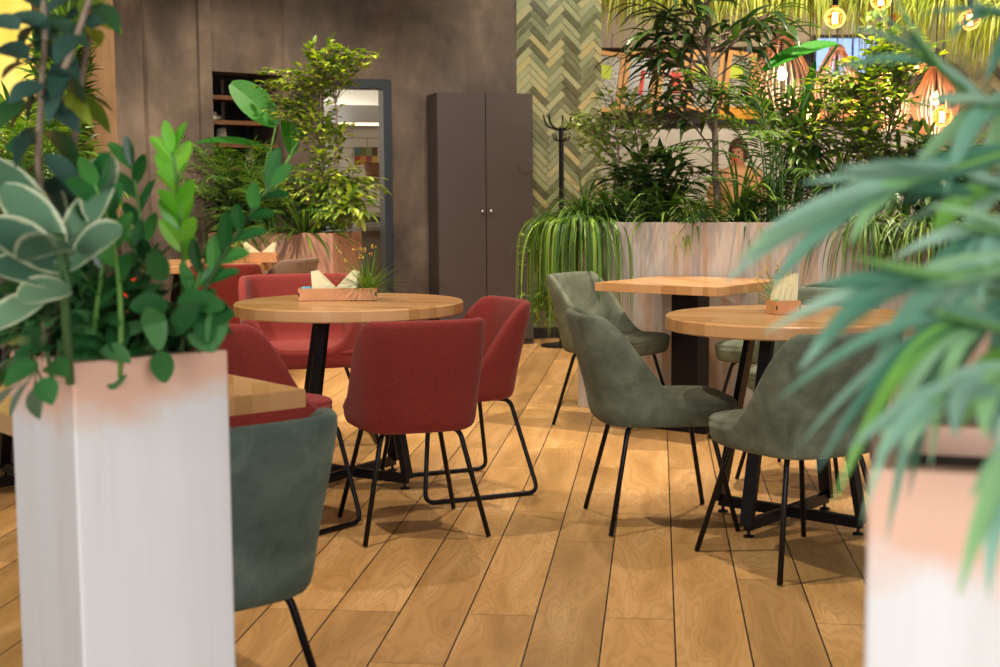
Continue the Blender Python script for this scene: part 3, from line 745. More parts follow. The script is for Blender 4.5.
b2 = az(786, 315, ZT); b2 = V((b2.x, b2.y+.05, ZT)); napkin_box(b2, .25, 'small birch napkin box on the round table among green chairs', .10, .085, .05)
for k in range(7):
    napkin(b2.x-.036+k*.0105, b2.y-.008+.004*(k % 2), ZT+.012, .5, [(-.014, 0), (.016, 0), (.02, .06), (.010+.002*k, .118+.004*k), (-.012, .055)], 'yellow folded napkins standing upright in small box on right round table', 'napkins on the right table', 4, .009)
tabletop_plant((b2.x+.005, b2.y+.09, ZT+.03), .16, 2, 'small artificial plant with yellow blossoms behind the box on right round table')
m = MB(); m.box((b2.x-.036, b2.y-.022, ZT+.045), (.012, .03, .02), .25, bev=.002); tag(m.build('sugar_sachet', M['sachet_green']), 'green sachet at front of small box on right round table', 'sachet')
b3 = az(255, 263, ZT); b3 = V((b3.x, b3.y+.05, ZT)); napkin_box(b3, .04, 'birch napkin box on the far left round table', .29, .09, .068)
napkin(b3.x-.02, b3.y, ZT+.012, .04, [(-.05, 0), (.05, 0), (.03, .06), (-.05, .125), (-.06, .12)], 'cream napkin leaning left in the box on the far left table', 'napkins on the far table', 5, .008)
napkin(b3.x+.075, b3.y, ZT+.012, .04, [(-.05, 0), (.045, 0), (.055, .12), (.04, .122), (-.045, .05)], 'cream napkin leaning right in the box on the far left table', 'napkins on the far table', 5, .008)
tabletop_plant((b3.x-.11, b3.y, ZT+.03), .15, 4, 'small artificial plant in the left end of the far table box')
# ---------------------------------------------------------------- planters
def planter(name, pts, H, mat, label, soil_drop=.03):
    c = sum((V(q) for q in pts), V((0, 0)))/len(pts)
    e = empty(name, (c.x, c.y, 0)); tag(e, label, 'planter')
    n = len(pts); out = [V(q)-c for q in pts]; inn = []
    for q in out:
        L_ = q.length; inn.append(q*(1-.028/L_*1.4))
    m = MB()
    # outer walls, rim, inner walls
    vs = [(q.x, q.y, 0) for q in out]+[(q.x, q.y, H) for q in out]+[(q.x, q.y, H) for q in inn]+[(q.x, q.y, H-.12) for q in inn]
    fs = [tuple(range(n-1, -1, -1))]
    for k in range(3):
        for i in range(n): fs.append((k*n+i, k*n+(i+1) % n, (k+1)*n+(i+1) % n, (k+1)*n+i))
    fs.append(tuple(3*n+i for i in range(n)))
    m.add(vs, fs); o = m.build('box', mat, e)
    bv = o.modifiers.new('b', 'BEVEL'); bv.width = .004; bv.segments = 2; bv.limit_method = 'ANGLE'
    m = MB(); m.prism([(q.x, q.y) for q in inn], H-.1, H-soil_drop); m.build('soil', M['soil'], e)
    return e
def quad(p, d, L_, D_):
    d = d.normalized(); n = V((-d.y, d.x)); p = V(p)
    return [p, p+d*L_, p+d*L_+n*D_, p+n*D_]
n1 = az(72, 363, 1.0); n2 = az(228, 349.5, 1.0); dl = V((n2.x-n1.x, n2.y-n1.y)); PL = quad((n1.x, n1.y), dl, dl.length, dl.length)
planter('tall_planter', PL, 1.0, M['pl_white'], 'tall white square planter with peach rim in the left foreground')
m1 = az(868, 468, 1.0); PR = quad((m1.x, m1.y), V((.96, -.28)), .27, .27)
planter('tall_planter', PR, 1.0, M['pl_white'], 'tall white square planter with peach rim in the right foreground')
l0 = az(578, 407, 0); LDn = V((.94, -.342)).normalized(); HL = CH+ray(590, 222).z*l0.y/ray(590, 222).y
planter('long_planter', quad((l0.x, l0.y), LDn, 4.2, .55), HL, M['pl_long'], 'long whitewashed planter wall full of plants behind the square table')
g0 = ay(332.5, 233, 10.0); HG = g0.z; gd = V((.94, -.342)).normalized()
gq = quad((g0.x-gd.x*1.03, g0.y-gd.y*1.03), gd, 1.03, .48)
planter('long_planter', gq, HG, M['pl_pink'], 'pink terracotta coloured planter box before the kitchen doorway')
def on_long(px, back=.25):   # point above the long planter's soil seen at column px
    r = ray(px, 222); o = V((l0.x, l0.y))+V((-LDn.y, LDn.x))*back
    det = r.x*(-LDn.y)+LDn.x*r.y; k = (o.x*(-LDn.y)+LDn.x*o.y)/det; return V((r.x*k, r.y*k, HL-.03))
def on_pink(px, back=.25):
    back = min(back, .25)*.8; px = max(px, 222)
    r = ray(px, 222); o = V((g0.x, g0.y))+V((-gd.y, gd.x))*back
    det = r.x*(-gd.y)+gd.x*r.y; k = (o.x*(-gd.y)+gd.x*o.y)/det; return V((r.x*k, r.y*k, HG-.03))
# ---------------------------------------------------------------- plants
def bezier(a, c, b, n):
    return [a*(1-t)**2+c*2*t*(1-t)+b*t*t for t in [i/n for i in range(n+1)]]
def bushy(name, label, cat, base, trunks, blobs, lf, mat, stem, seed, tr=.012, group=None, prof='ovate', droop=.4, start=.25):
    """trunks: world polylines from base; blobs: (centre, (rx,ry,rz), twigs); lf: (length, width, spacing)"""
    r = random.Random(seed); e = empty(name, base); tag(e, label, cat, group)
    st = MB(); fo = MB(); pts = []
    for tk in trunks:
        tk = [V(q)-base for q in tk]; fine = []
        for i in range(len(tk)-1):
            for k in range(6): fine.append(tk[i].lerp(tk[i+1], k/6)+V((r.uniform(-1, 1), r.uniform(-1, 1), 0))*tr*.25)
        fine.append(tk[-1]); st.tube(fine, tr, 7, r1=tr*.45); pts += fine[3:]
    for c, rad, nt in blobs:
        c = V(c)-base
        for k in range(nt):
            q = rdir(r)*(r.random()**.4); tgt = c+V((q.x*rad[0], q.y*rad[1], q.z*rad[2]))
            cand = sorted(pts, key=lambda s: (s-tgt).length+max(0, s.z-tgt.z+.1)*1.5)[:4]; a = r.choice(cand)
            L_ = (tgt-a).length; mid = a.lerp(tgt, .5)+V((0, 0, .12*L_))+rdir(r)*L_*.12
            cv = bezier(a, mid, tgt, 7); st.tube(cv, max(.0012, tr*.22), 4, False)
            s_ = start*L_; sgn = 1
            while s_ < L_:
                t = s_/L_; p = a*(1-t)**2+mid*2*t*(1-t)+tgt*t*t; tg = ((mid-a)*(1-t)+(tgt-mid)*t).normalized()
                side = tg.cross(V((0, 0, 1)));
                if side.length < .1: side = V((1, 0, 0))
                side.normalize(); d = (tg*.6+side*sgn*r.uniform(.5, 1)+V((0, 0, r.uniform(-.35, .35)))).normalized(); sgn = -sgn
                l_ = lf[0]*r.uniform(.65, 1.15)
                leaf(fo, p, d, V((0, 0, 1))+rdir(r)*.45, l_, lf[1]*l_/lf[0], prof, droop*r.uniform(.3, 1.3), .15, 4 if l_ < .12 else 6)
                s_ += lf[2]*r.uniform(.7, 1.3)
            leaf(fo, tgt, (tgt-mid), V((0, 0, 1)), lf[0], lf[1], prof, droop, .15, 4)
    fo.build('foliage', mat, e); st.build('stem', stem, e, smooth=True); return e
def tuft(name, label, cat, base, n, L, W, mat, seed, zr=(.1, 1), droop=1.2, spread=.05, lean=V((0, 0, 0)), group=None, seg=9):
    r = random.Random(seed); e = empty(name, base); tag(e, label, cat, group); fo = MB(); st = MB()
    st.lathe([(0, -.01), (spread*.5+.008, 0), (spread*.4+.006, .03), (0, .045)], (0, 0, 0), 10)
    for k in range(n):
        d = (rdir(r, *zr)+lean).normalized(); p = V((d.x, d.y, 0))*spread*r.random()
        leaf(fo, p, d, V((0, 0, 1)), L*r.uniform(.6, 1.15), W*r.uniform(.7, 1.2), 'strap', droop*r.uniform(.6, 1.4), .2, seg)
    fo.build('foliage', mat, e); st.build('crown', M['darkstem'], e, smooth=True); return e
def frond(fo, st, a, d, L, ln, n, r, droop=.6, w=.012, mid=None):
    """pinnate frond: rachis with leaflets"""
    cur = V(a); dd = d.normalized(); pts = [cur.copy()]; seg = n; step = L/seg
    for i in range(seg):
        cur = cur+dd*step; dd = (dd+V((0, 0, -1))*droop/seg).normalized(); pts.append(cur.copy())
        t = i/seg
        if t > .22:
            side = dd.cross(V((0, 0, 1)))
            if side.length < .1: side = V((1, 0, 0))
            side.normalize(); l_ = ln*math.sin(PI*min(1, (t-.1)/.95))**.6
            for s_ in (-1, 1): leaf(fo, cur, side*s_+dd*.75+V((0, 0, r.uniform(-.1, .2))), side.cross(dd), l_*r.uniform(.85, 1.1), w, 'lance', .5, .1, 4)
    st.tube(pts, .004 if L > .3 else .002, 5, False)
    leaf(fo, cur, dd, V((0, 0, 1)), ln*.7, w, 'lance', .3, .1, 4)
def palm(name, label, cat, base, n, L, ln, mat, seed, stemh=0.0, zr=(.35, 1), spread=.04, w=.012, droop=.8, group=None):
    r = random.Random(seed); e = empty(name, base); tag(e, label, cat, group); fo = MB(); st = MB()
    for k in range(n):
        d = rdir(r, *zr); p = V((d.x, d.y, 0))*spread; h = stemh*r.uniform(.5, 1)
        if h > .02: q = p+V((d.x*.1, d.y*.1, 1))*h; st.tube([p, p.lerp(q, .5), q], .005, 5, False); p = q
        frond(fo, st, p, d, L*r.uniform(.7, 1.1), ln, 16, r, droop*r.uniform(.6, 1.3), w)
    fo.build('foliage', mat, e); st.build('stem', M['greenstem'], e); return e
def bigleaf(fo, base, d, up, L, W, droop, wob=0, seg=12): return leaf(fo, base, d, up, L, W, 'oval', droop, .12, seg)
# --- plants in the long planter, left to right
def P(px, py, y): return ay(px, py, y)
GL = 'plants growing along the long planter'
b = on_long(588, .2); Y0 = b.y
tuft('ribbon_plant', 'lush strap-leaved grass plant spilling over the left end of the long planter', 'plant', V((b.x-.02, b.y+.02, HL)), 300, .38, .013, M['palm'], 11, (.2, 1), 2.0, .24, V((-.1, -.1, 0)))
tuft('ribbon_plant', 'long strap leaves hanging down the left end of the long planter', 'plant', V((b.x-.05, b.y-.12, HL-.0)), 190, .70, .014, M['grass'], 12, (.0, .8), 9.0, .28, V((-.15, -.1, 0)), seg=15)
t = V((b.x-.1, b.y-.05, HL)); y = t.y
bushy('trailing_shrub', 'small-leaved shrub trailing down beside the wardrobe from the long planter end', 'plant', t, [[t, P(545, 235, y), P(538, 290, y)], [t, P(560, 240, y), P(552, 315, y)]],
      [(P(545, 250, y), (.16, .12, .16), 26), (P(540, 300, y), (.16, .12, .14), 24), (P(562, 290, y), (.12, .12, .2), 20)], (.06, .02, .03), M['grass'], M['darkstem'], 13, .004)
t = on_long(622, .3); y = t.y
bushy('variegated_shrub', 'pale-leaved slender shrub in front of the tiled wall, left in long planter', 'plant', t, [[t, P(618, 150, y), P(612, 95, y)], [t, P(640, 165, y), P(632, 110, y)]],
      [(P(598, 130, y), (.16, .15, .14), 27), (P(628, 110, y), (.18, .15, .22), 27), (P(580, 122, y), (.12, .12, .05), 11), (P(640, 150, y), (.2, .2, .22), 30), (P(620, 185, y), (.22, .2, .15), 23)], (.065, .030, .028), M['variegated'], M['bark_pale'], 21, .008)
t = on_long(652, .3); y = t.y
bushy('dark_shrub', 'dark broad-leaved shrub low behind the striped spider plant', 'plant', t, [[t, P(648, 170, y)], [t, P(672, 160, y)]],
      [(P(640, 180, y), (.25, .2, .16), 27), (P(672, 175, y), (.25, .2, .18), 30), (P(660, 205, y), (.3, .15, .1), 23)], (.17, .05, .07), M['alii'], M['bark'], 22, .008, prof='lance')
t = on_long(694, .2)
tuft('spider_plant', 'striped spider plant arching over the long planter rim', 'plant', t, 110, .34, .013, M['spider'], 23, (.2, 1), 2.0, .05, V((-.15, -.2, 0)))
tuft('spider_plant', 'small spider plant right of the trunk on the long planter rim', 'plant', on_long(748, .22), 90, .32, .014, M['palm'], 24, (.2, 1), 1.9, .05, V((0, -.2, 0)))
t = on_long(717, .3); y = t.y
bushy('long_leaf_fig', 'tall dark fig tree with long narrow drooping leaves and slim trunk', 'tree', t, [[t, P(715, 120, y), P(708, 40, y), P(704, -60, y)]],
      [(P(655, 45, y), (.24, .3, .10), 9), (P(690, 15, y), (.3, .3, .16), 14), (P(750, 30, y), (.28, .3, .08), 8), (P(672, 100, y), (.22, .25, .12), 8), (P(735, 95, y), (.22, .25, .12), 8), (P(648, 68, y), (.2, .2, .08), 5), (P(705, -40, y), (.5, .4, .2), 12), (P(765, 22, y), (.15, .2, .05), 3)],
      (.27, .042, .058), M['alii'], M['bark'], 25, .022, prof='lance', droop=.9, start=.45)
for px, sd, L_ in ((668, 51, .55), (738, 52, .62), (612, 53, .4)):
    tuft('ribbon_plant', {668: 'upright green grass blades behind the striped spider plant', 738: 'tall grass clump beside the fig trunk', 612: 'short grass clump near left corner of the long planter'}[px], 'plant', on_long(px, .34), 60, L_, .022, M['grass'], sd, (.5, 1), 1.1, .05)
t = on_long(785, .3)
palm('bamboo_palm', 'slender bamboo palm with fine leaflets right of the fig trunk', 'plant', t, 16, .62, .17, M['palm'], 26, .55, (.5, 1), .10, .016)
palm('bamboo_palm', 'lower feathery palm below the broad single leaf', 'plant', on_long(765, .38), 12, .5, .14, M['alii'], 27, .3, (.3, 1), .08, .015)
t = on_long(770, .4); y = t.y
e = empty('bird_of_paradise', t); tag(e, 'tall stalk with one broad paddle leaf before the first slatted pendant', 'plant'); fo = MB(); st = MB()
p0 = P(838, 44, y)-t; st.tube(bezier(V((0, 0, 0)), P(790, 110, y)-t, p0, 10), .007, 6)
d = P(763, 60, y-.05)-t-p0; bigleaf(fo, p0, d+V((0, 0, .05)), V((-.15, -.55, .8)), d.length*1.04, .125, .35)
p1 = P(800, 120, y)-t; st.tube(bezier(V((.02, 0, 0)), P(785, 160, y)-t, p1, 8), .006, 6)
d = P(812, 60, y)-t-p1; bigleaf(fo, p1, d, V((.6, -.7, .2)), d.length, .09, .3)
fo.build('leaf_blade', M['banana'], e); st.build('leaf_stalk', M['darkstem'], e)
t = on_long(868, .3); y = t.y
bushy('weeping_fig', 'bushy weeping fig with small oval leaves in front of the pendant lamps', 'tree', t, [[t, P(872, 130, y), P(866, 60, y)], [t, P(885, 150, y), P(898, 80, y)]],
      [(P(860, 95, y), (.30, .3, .20), 85), (P(885, 60, y), (.25, .25, .14), 44), (P(905, 50, y), (.2, .2, .14), 30), (P(840, 130, y), (.24, .25, .15), 37), (P(880, 145, y), (.3, .25, .18), 51), (P(820, 85, y), (.12, .2, .1), 13), (P(890, 25, y), (.16, .2, .08), 13)],
      (.062, .034, .038), M['ficus'], M['bark'], 28, .010)
t = on_long(838, .32); tuft('dracaena', 'spiky green dracaena between the palm and the weeping fig', 'plant', t+V((0, 0, .18)), 80, .42, .02, M['palm'], 29, (.1, 1), .8, .03)
t = on_long(808, .3); y = t.y
bushy('leafy_shrub', 'mid-green leafy shrub between bamboo palm and weeping fig', 'plant', t, [[t, P(806, 130, y)]], [(P(805, 125, y), (.22, .2, .22), 44), (P(815, 170, y), (.25, .2, .2), 44)], (.09, .03, .045), M['palm'], M['bark'], 30, .007, prof='lance')
for px, sd in ((868, 31), (925, 32), (968, 37)):
    tuft('cascading_plant', {868: 'grassy plant hanging over the right half of the long planter', 925: 'second hanging grassy plant further right on the long planter', 968: 'hanging grassy plant at the far right behind large leaves'}[px], 'plant', on_long(px, .1), 150, .45, .013, M['palm'], sd, (.0, 1), 2.6, .18, V((0, -.35, 0)))
for px, sd in ((905, 33), (950, 34)):
    t = on_long(px, .32); y = t.y
    bushy('leafy_shrub', {905: 'dark leafy shrub right of the weeping fig', 950: 'dark leafy shrub at the right end of the long planter'}[px], 'plant', t, [[t, P(px, 150, y)]], [(P(px, 165, y), (.25, .2, .22), 44), (P(px, 195, y), (.3, .2, .12), 34)], (.1, .04, .045), M['ficus_dark'], M['bark'], sd, .008)
for px, sd in ((640, 61), (790, 62), (825, 63), (720, 64)):
    palm('small_palm', {640: 'small low palm before the white partition', 790: 'low palm at the middle of the long planter', 825: 'low palm beneath the dracaena', 720: 'low dark palm at the foot of the fig trunk'}[px], 'plant', on_long(px, .22), 11, .32, .10, M['alii'], sd, .06, (.15, 1), .05, .014)
# --- plants in the pink planter
t = on_pink(322, .25); y = t.y
bushy('weeping_fig', 'tall weeping fig with sunlit crown in the pink planter', 'tree', t, [[t, P(322, 150, y), P(321, 95, y), P(314, 60, y)], [t, P(337, 150, y), P(336, 90, y)]],
      [(P(291, 85, y), (.28, .25, .16), 60), (P(326, 75, y), (.26, .25, .16), 56), (P(358, 58, y), (.2, .2, .06), 28), (P(324, 50, y), (.14, .15, .09), 16), (P(322, 130, y), (.22, .2, .26), 60), (P(337, 180, y), (.24, .2, .25), 68), (P(367, 185, y), (.16, .15, .12), 24), (P(307, 190, y), (.3, .2, .2), 52), (P(282, 110, y), (.15, .15, .12), 20)],
      (.070, .036, .040), M['ficus'], M['bark_pale'], 41, .011)
t = on_pink(262, .3); y = t.y
e = empty('bird_of_paradise', t); tag(e, 'broad banana-like leaves on stalks in the pink planter', 'plant'); fo = MB(); st = MB()
for q_, tip, w_, dr, up in (((276, 126), (236, 78), .24, .25, (.35, -1, .2)), ((268, 150), (198, 128), .17, .3, (0, -.3, 1)), ((300, 140), (310, 82), .2, .25, (-.3, -1, .1)), ((292, 155), (288, 100), .16, .2, (.5, -.8, 0))):
    p0 = P(q_[0], q_[1], y)-t; st.tube(bezier(V((0, 0, 0)), V((p0.x*.4, 0, p0.z*.7)), p0, 6), .009, 6)
    d = P(tip[0], tip[1], y)-t-p0; bigleaf(fo, p0, d.normalized(), V(up), d.length, w_, dr)
fo.build('leaf_blade', M['banana'], e); st.build('leaf_stalk', M['greenstem'], e)
palm('parlour_palm', 'feathery parlour palm at the left of the pink planter', 'plant', on_pink(238, .2), 34, .56, .15, M['palm'], 42, .35, (.4, 1), .10, .014)
palm('parlour_palm', 'second feathery palm nearer the middle of the pink planter', 'plant', on_pink(275, .15), 30, .50, .14, M['palm'], 43, .12, (.2, 1), .10, .014)
tuft('dracaena', 'dark spiky dracaena at the middle of the pink planter', 'plant', on_pink(303, .12), 90, .5, .024, M['palm'], 44, (.2, 1), .8, .06)
tuft('dracaena', 'spiky dracaena at the left end of the pink planter', 'plant', on_pink(240, .15), 110, .42, .02, M['palm'], 45, (.1, 1), 1.0, .06)
t = on_pink(350, .2); y = t.y
bushy('leafy_shrub', 'leafy shrub at the right end of the pink planter before the doorway', 'plant', t, [[t, P(350, 200, y)]], [(P(352, 205, y), (.16, .15, .16), 36), (P(335, 215, y), (.2, .15, .1), 32)], (.09, .042, .05), M['ficus'], M['bark'], 46, .007)
t = on_pink(255, .2); y = t.y
bushy('leafy_shrub', 'low leafy shrub below the broad banana-like leaves', 'plant', t, [[t, P(255, 195, y)]], [(P(245, 195, y), (.32, .2, .2), 90), (P(285, 200, y), (.32, .2, .2), 90)], (.10, .036, .05), M['alii'], M['bark'], 47, .007, prof='lance')
# --- green wall of plants by the yellow wall
for i, (px, py, yy, n, lab) in enumerate([(62, 80, 7.0, 46, 'climbing plant high beside the yellow wall'), (60, 160, 6.9, 52, 'climbing plant at middle height beside the yellow wall'), (20, 190, 6.8, 42, 'sunlit shrub low before the yellow wall')]):
    c = P(px, py, yy); t = V((c.x, c.y, 0))
    bushy('climbing_plant', lab, 'plant', t, [[t, V((c.x+.05, c.y, c.z*.5)), c]], [(c, (.13 if i < 2 else .26, .2, .42), n*3)], (.13, .04, .06), [M['palm'], M['grass'], M['grass']][i], M['bark'], 70+i, .012, prof='lance')
for i, (px, py) in enumerate(((52, 150), (66, 195), (25, 130))):
    palm('parlour_palm', ['feathery palm among the climbing plants at far left', 'feathery palm before the lit concrete column', 'feathery palm before the yellow wall'][i], 'plant', P(px, py+40, 6.4), 12, .36, .12, M['grass'], 80+i, .05, (.0, 1), .04, .012)
p_ = empty('floor_pedestal', (P(52, 200, 6.4).x, 6.4, 0)); tag(p_, 'dark plinth carrying the palms beside the yellow wall', 'plinth')
m = MB(); zt = P(88, 230, 6.4).z; m.box((-.05, 0, zt/2), (.62, .4, zt-.02), bev=.01); m.build('plinth_body', M['wardrobe_side'], p_)
# --- hanging greenery at the top right
for i, (px, py, yy) in enumerate(((640, -22, 12.6), (700, -18, 12.4), (755, -18, 12.2), (812, -16, 12.0), (880, -14, 11.8), (955, -6, 11.4), (1010, 6, 11.0))):
    c = P(px, py, yy)
    tuft('hanging_plant', ['lit hanging grass bundle above the tiled wall edge', 'lit hanging grass above the leftmost framed prints', 'lit hanging grass above the tall fig tree', 'lit hanging grass over the first slatted pendant', 'lit hanging grass above the weeping fig', 'lit hanging grass beside the right globe bulb', 'lit hanging grass at the upper right corner'][i], 'plant', c, 150, .62, .02, M['hanging'], 90+i, (-.5, .5), 1.9, .28)
zr = P(800, -22, 12).z+.05; m = MB(); a_ = P(610, -20, 12.7); b_ = P(1060, 0, 10.8)
m.tube([(a_.x, a_.y, zr), (b_.x, b_.y, zr)], .03, 8)
for k in range(5):
    q = V((a_.x, a_.y, zr)).lerp(V((b_.x, b_.y, zr)), k/4); m.tube([q, V((q.x, q.y, 4))], .008, 6)
tag(m.build('hanging_rail', M['black']), 'black ceiling rail carrying the hanging grass bundles', 'rail')
# --- pendant lamps
def slat_lamp(px, py0, py1, y, lab, wpx, bulb=True):
    top = P(px, py0, y); H_ = (py1-py0)/F_PX*y; R_ = wpx/2/F_PX*y
    e = empty('slatted_pendant', (top.x, top.y, top.z-H_)); tag(e, lab, 'lamp', 'slatted pendant lamps')
    prof = [(.30, 1.0), (.42, .93), (.60, .80), (.80, .66), (.97, .50), (1.0, .40), (.93, .27), (.74, .12), (.60, .0)]
    n = 26
    m = MB()
    for k in range(n):
        a = 2*PI*k/n; c, s_ = math.cos(a), math.sin(a); t = V((-s_, c, 0)); vs = []
        for r_, h in prof:
            p = V((c*r_*R_, s_*r_*R_, h*H_)); dn = V((c, s_, 0))*.014
            vs += [p-t*.0035, p+t*.0035, p+t*.0035-dn, p-t*.0035-dn]
        fs = [(j*4+i, j*4+(i+1) % 4, j*4+4+(i+1) % 4, j*4+4+i) for j in range(len(prof)-1) for i in range(4)]
        m.add(vs, fs)
    m.build('slat_shade', M['slat'], e)
    m = MB(); m.lathe([(0, 0), (R_*.32, 0), (R_*.32, .02), (.02, .05), (0, .05)], (0, 0, H_-.005), 20); m.build('cap', M['slat'], e)
    m = MB(); m.tube([(0, 0, H_+.04), (0, 0, 4-(top.z-H_))], .004, 5); m.build('cord', M['black'], e)
    m = MB(); m.tube([(0, 0, H_*.66), (0, 0, H_)], .016, 10); m.build('socket', M['black'], e)
    m = MB(); rb = .038; zc = H_*.52
    m.lathe([(.0, -rb)]+[(rb*math.sin(PI*k/10), -rb*math.cos(PI*k/10)) for k in range(1, 9)]+[(.012, rb+.015), (0, rb+.016)], (0, 0, zc), 16); m.build('bulb', M['bulb'], e, smooth=True)
    l = bpy.data.lights.new('pendant_light', 'POINT'); l.energy = 10; l.color = (1, .80, .58); l.shadow_soft_size = .05
    o = bpy.data.objects.new('pendant_light', l); COL.objects.link(o); o.location = (top.x, top.y, top.z-H_+zc-.08)
slat_lamp(782, 38, 112, 9.6, 'large slatted pendant lamp left, behind the paddle leaf', 60)
slat_lamp(837, 50, 118, 10.4, 'slatted pendant lamp in front of the blue screen', 50)
slat_lamp(891, 66, 128, 11.0, 'slatted pendant lamp half hidden by the weeping fig', 46)
slat_lamp(936, 68, 132, 10.2, 'slatted pendant lamp before the right tiled wall', 46)
def globe(px, py, y, lab, rpx=10):
    c = P(px, py, y); R_ = rpx/F_PX*y; e = empty('globe_bulb', c); tag(e, lab, 'lamp', 'bare globe filament bulbs')
    m = MB(); m.lathe([(0, -R_)]+[(R_*math.sin(PI*k/14), -R_*math.cos(PI*k/14)) for k in range(1, 13)]+[(.016, R_*1.05), (.016, R_*1.3), (0, R_*1.31)], n=24); m.build('glass_globe', M['amber'], e, smooth=True)
    m = MB()
    for k in range(6):
        a = 2*PI*k/6; b_ = 2*PI*(k+.5)/6; r_ = R_*.22
        m.tube([(r_*math.cos(a), r_*math.sin(a), -R_*.5), (r_*math.cos(b_), r_*math.sin(b_), R_*.5)], .0035, 5)
    m.build('filament', M['filament'], e)
    m = MB(); m.tube([(0, 0, R_*1.2), (0, 0, R_*1.2+.05)], .018, 10); m.build('socket', M['black'], e)
    m = MB(); m.tube([(0, 0, R_*1.2+.05), (0, 0, 4-c.z)], .003, 5); m.build('cord', M['black'], e)
for a_ in ((835, 18, 9.3, 'amber globe bulb at the top, left of the weeping fig crown'), (881, 0, 9.6, 'amber globe bulb cut by the top edge of the picture'), (970, 20, 9.4, 'amber globe bulb at the upper right'),
           (942, 117, 9.2, 'amber globe bulb hanging in front of the right slatted pendant'), (916, 64, 9.8, 'amber globe bulb just left above the right slatted pendant'), (890, 78, 10.0, 'globe bulb amid the weeping fig leaves'),
           (809, 114, 10.4, 'amber globe bulb low, left of the weeping fig'), (858, 108, 10.2, 'amber globe bulb low behind the weeping fig')): globe(*a_)
# red poppy-like lampshade far behind
c = P(905, 21, 13.0); m = MB(); m.lathe([(.0, .13), (.05, .12), (.2, -.02), (.19, -.02), (.045, .11), (0, .12)], n=24); m.tube([(0, 0, .12), (0, 0, 4-c.z)], .004, 5)
tag(m.build('red_lampshade', M['redcloth'], smooth=True, loc=c), 'bright red shade hanging above the weeping fig', 'lampshade')
# ---------------------------------------------------------------- person behind the plants
pp = P(738, 150, 13.0); px_, py_ = pp.x, 13.0
e = empty('person', (px_, py_, 0), math.radians(155)); tag(e, 'person in a peach shirt standing behind the planter, mostly hidden by leaves', 'person')
HB = pp.z+.10; k = HB/1.72
J = dict(pel=(0, 0, .93), sp=(0, .01, 1.12), ch=(0, .0, 1.32), nk=(0, 0, 1.47), hd=(0, .02, 1.60), ht=(0, .01, 1.68))
vs = []; ed = []; rad = []
def jv(p, r_, par=None):
    vs.append(V(p)*k); rad.append(r_*k); i = len(vs)-1
    if par is not None: ed.append((par, i))
    return i
i_p = jv((0, 0, .95), .13); i_s = jv((0, .01, 1.12), .125, i_p); i_c = jv((0, 0, 1.33), .135, i_s); i_n = jv((0, 0, 1.46), .055, i_c); i_h = jv((0, .015, 1.55), .075, i_n); jv((0, .01, 1.65), .075, i_h)
hands = []
for s_ in (-1, 1):
    a = jv((s_*.17, 0, 1.40), .055, i_c); b = jv((s_*.24, .02, 1.16), .042, a); fy = .22 if s_ == 1 else .1
    c = jv((s_*.2, fy, 1.02), .032, b); d = jv((s_*.18, fy+.07, 1.0), .03, c)
    for f in range(4): g = jv((s_*(.15+.02*f), fy+.12, .995), .009, d); jv((s_*(.15+.02*f), fy+.155-.006*abs(f-1.5), .975), .008, g)
    g = jv((s_*.145, fy+.06, 1.0), .011, d); jv((s_*.125, fy+.09, .99), .009, g)
    a = jv((s_*.1, 0, .86), .085, i_p); b = jv((s_*.11, .02, .5), .06, a); c = jv((s_*.11, -.02, .09), .042, b); jv((s_*.12, .14, .035), .035, c)
me = bpy.data.meshes.new('body'); me.from_pydata([tuple(v) for v in vs], ed, []); o = bpy.data.objects.new('body', me); COL.objects.link(o); o.parent = e
md = o.modifiers.new('skin', 'SKIN')
for i, r_ in enumerate(rad): me.skin_vertices[0].data[i].radius = (r_, r_)
me.skin_vertices[0].data[0].use_root = True
o.modifiers.new('s', 'SUBSURF').levels = 1; o.modifiers['s'].render_levels = 1; me.materials.append(M['skin'])
m = MB(); m.lathe([(.185, .93), (.178, 1.0), (.165, 1.12), (.185, 1.3), (.17, 1.42), (.075, 1.475), (.06, 1.46)], n=20); m.v = [(x*1.05*k, y*.75*k, z*k) for x, y, z in m.v]
for s_ in (-1, 1): m.tube([V((s_*.14, 0, 1.42))*k, V((s_*.2, .0, 1.33))*k, V((s_*.245, .02, 1.17))*k], .075*k, 12, r1=.055*k)
m.build('shirt', M['shirt'], e, smooth=True)
m = MB()
for s_ in (-1, 1): m.tube([V((s_*.085, 0, .97))*k, V((s_*.11, .02, .52))*k, V((s_*.115, -.02, .08))*k], .115*k, 12, r1=.07*k)
m.build('trousers', M['trousers'], e, smooth=True)
m = MB(); m.lathe([(.06, 1.5), (.088, 1.54), (.095, 1.62), (.08, 1.69), (.04, 1.725), (0, 1.73)], n=16); m.v = [(x*k, (y-.02)*k if y < .05 else (y*.45+.0)*k, z*k) for x, y, z in m.v]; m.build('hair', M['hair'], e, smooth=True)
m = MB(); m.lathe([(0, -.012), (.012, 0), (0, .012)], (-.03*k, .085*k, 1.6*k), 8); m.lathe([(0, -.012), (.012, 0), (0, .012)], (.03*k, .085*k, 1.6*k), 8); m.build('eyes', M['dark'], e)
m = MB(); m.tube([V((0, .08, 1.6))*k, V((0, .105, 1.565))*k], .012*k, 6); m.build('nose', M['skin'], e, smooth=True)
m = MB(); m.tube([V((-.025, .085, 1.53))*k, V((0, .095, 1.528))*k, V((.025, .085, 1.53))*k], .006*k, 6); m.build('mouth', M['redcloth'], e)
# ---------------------------------------------------------------- left foreground planter
ctr = sum((V(q) for q in PL), V((0, 0)))/4; LZ = .97
def Q(px, py, y): return ay(px, py, y)
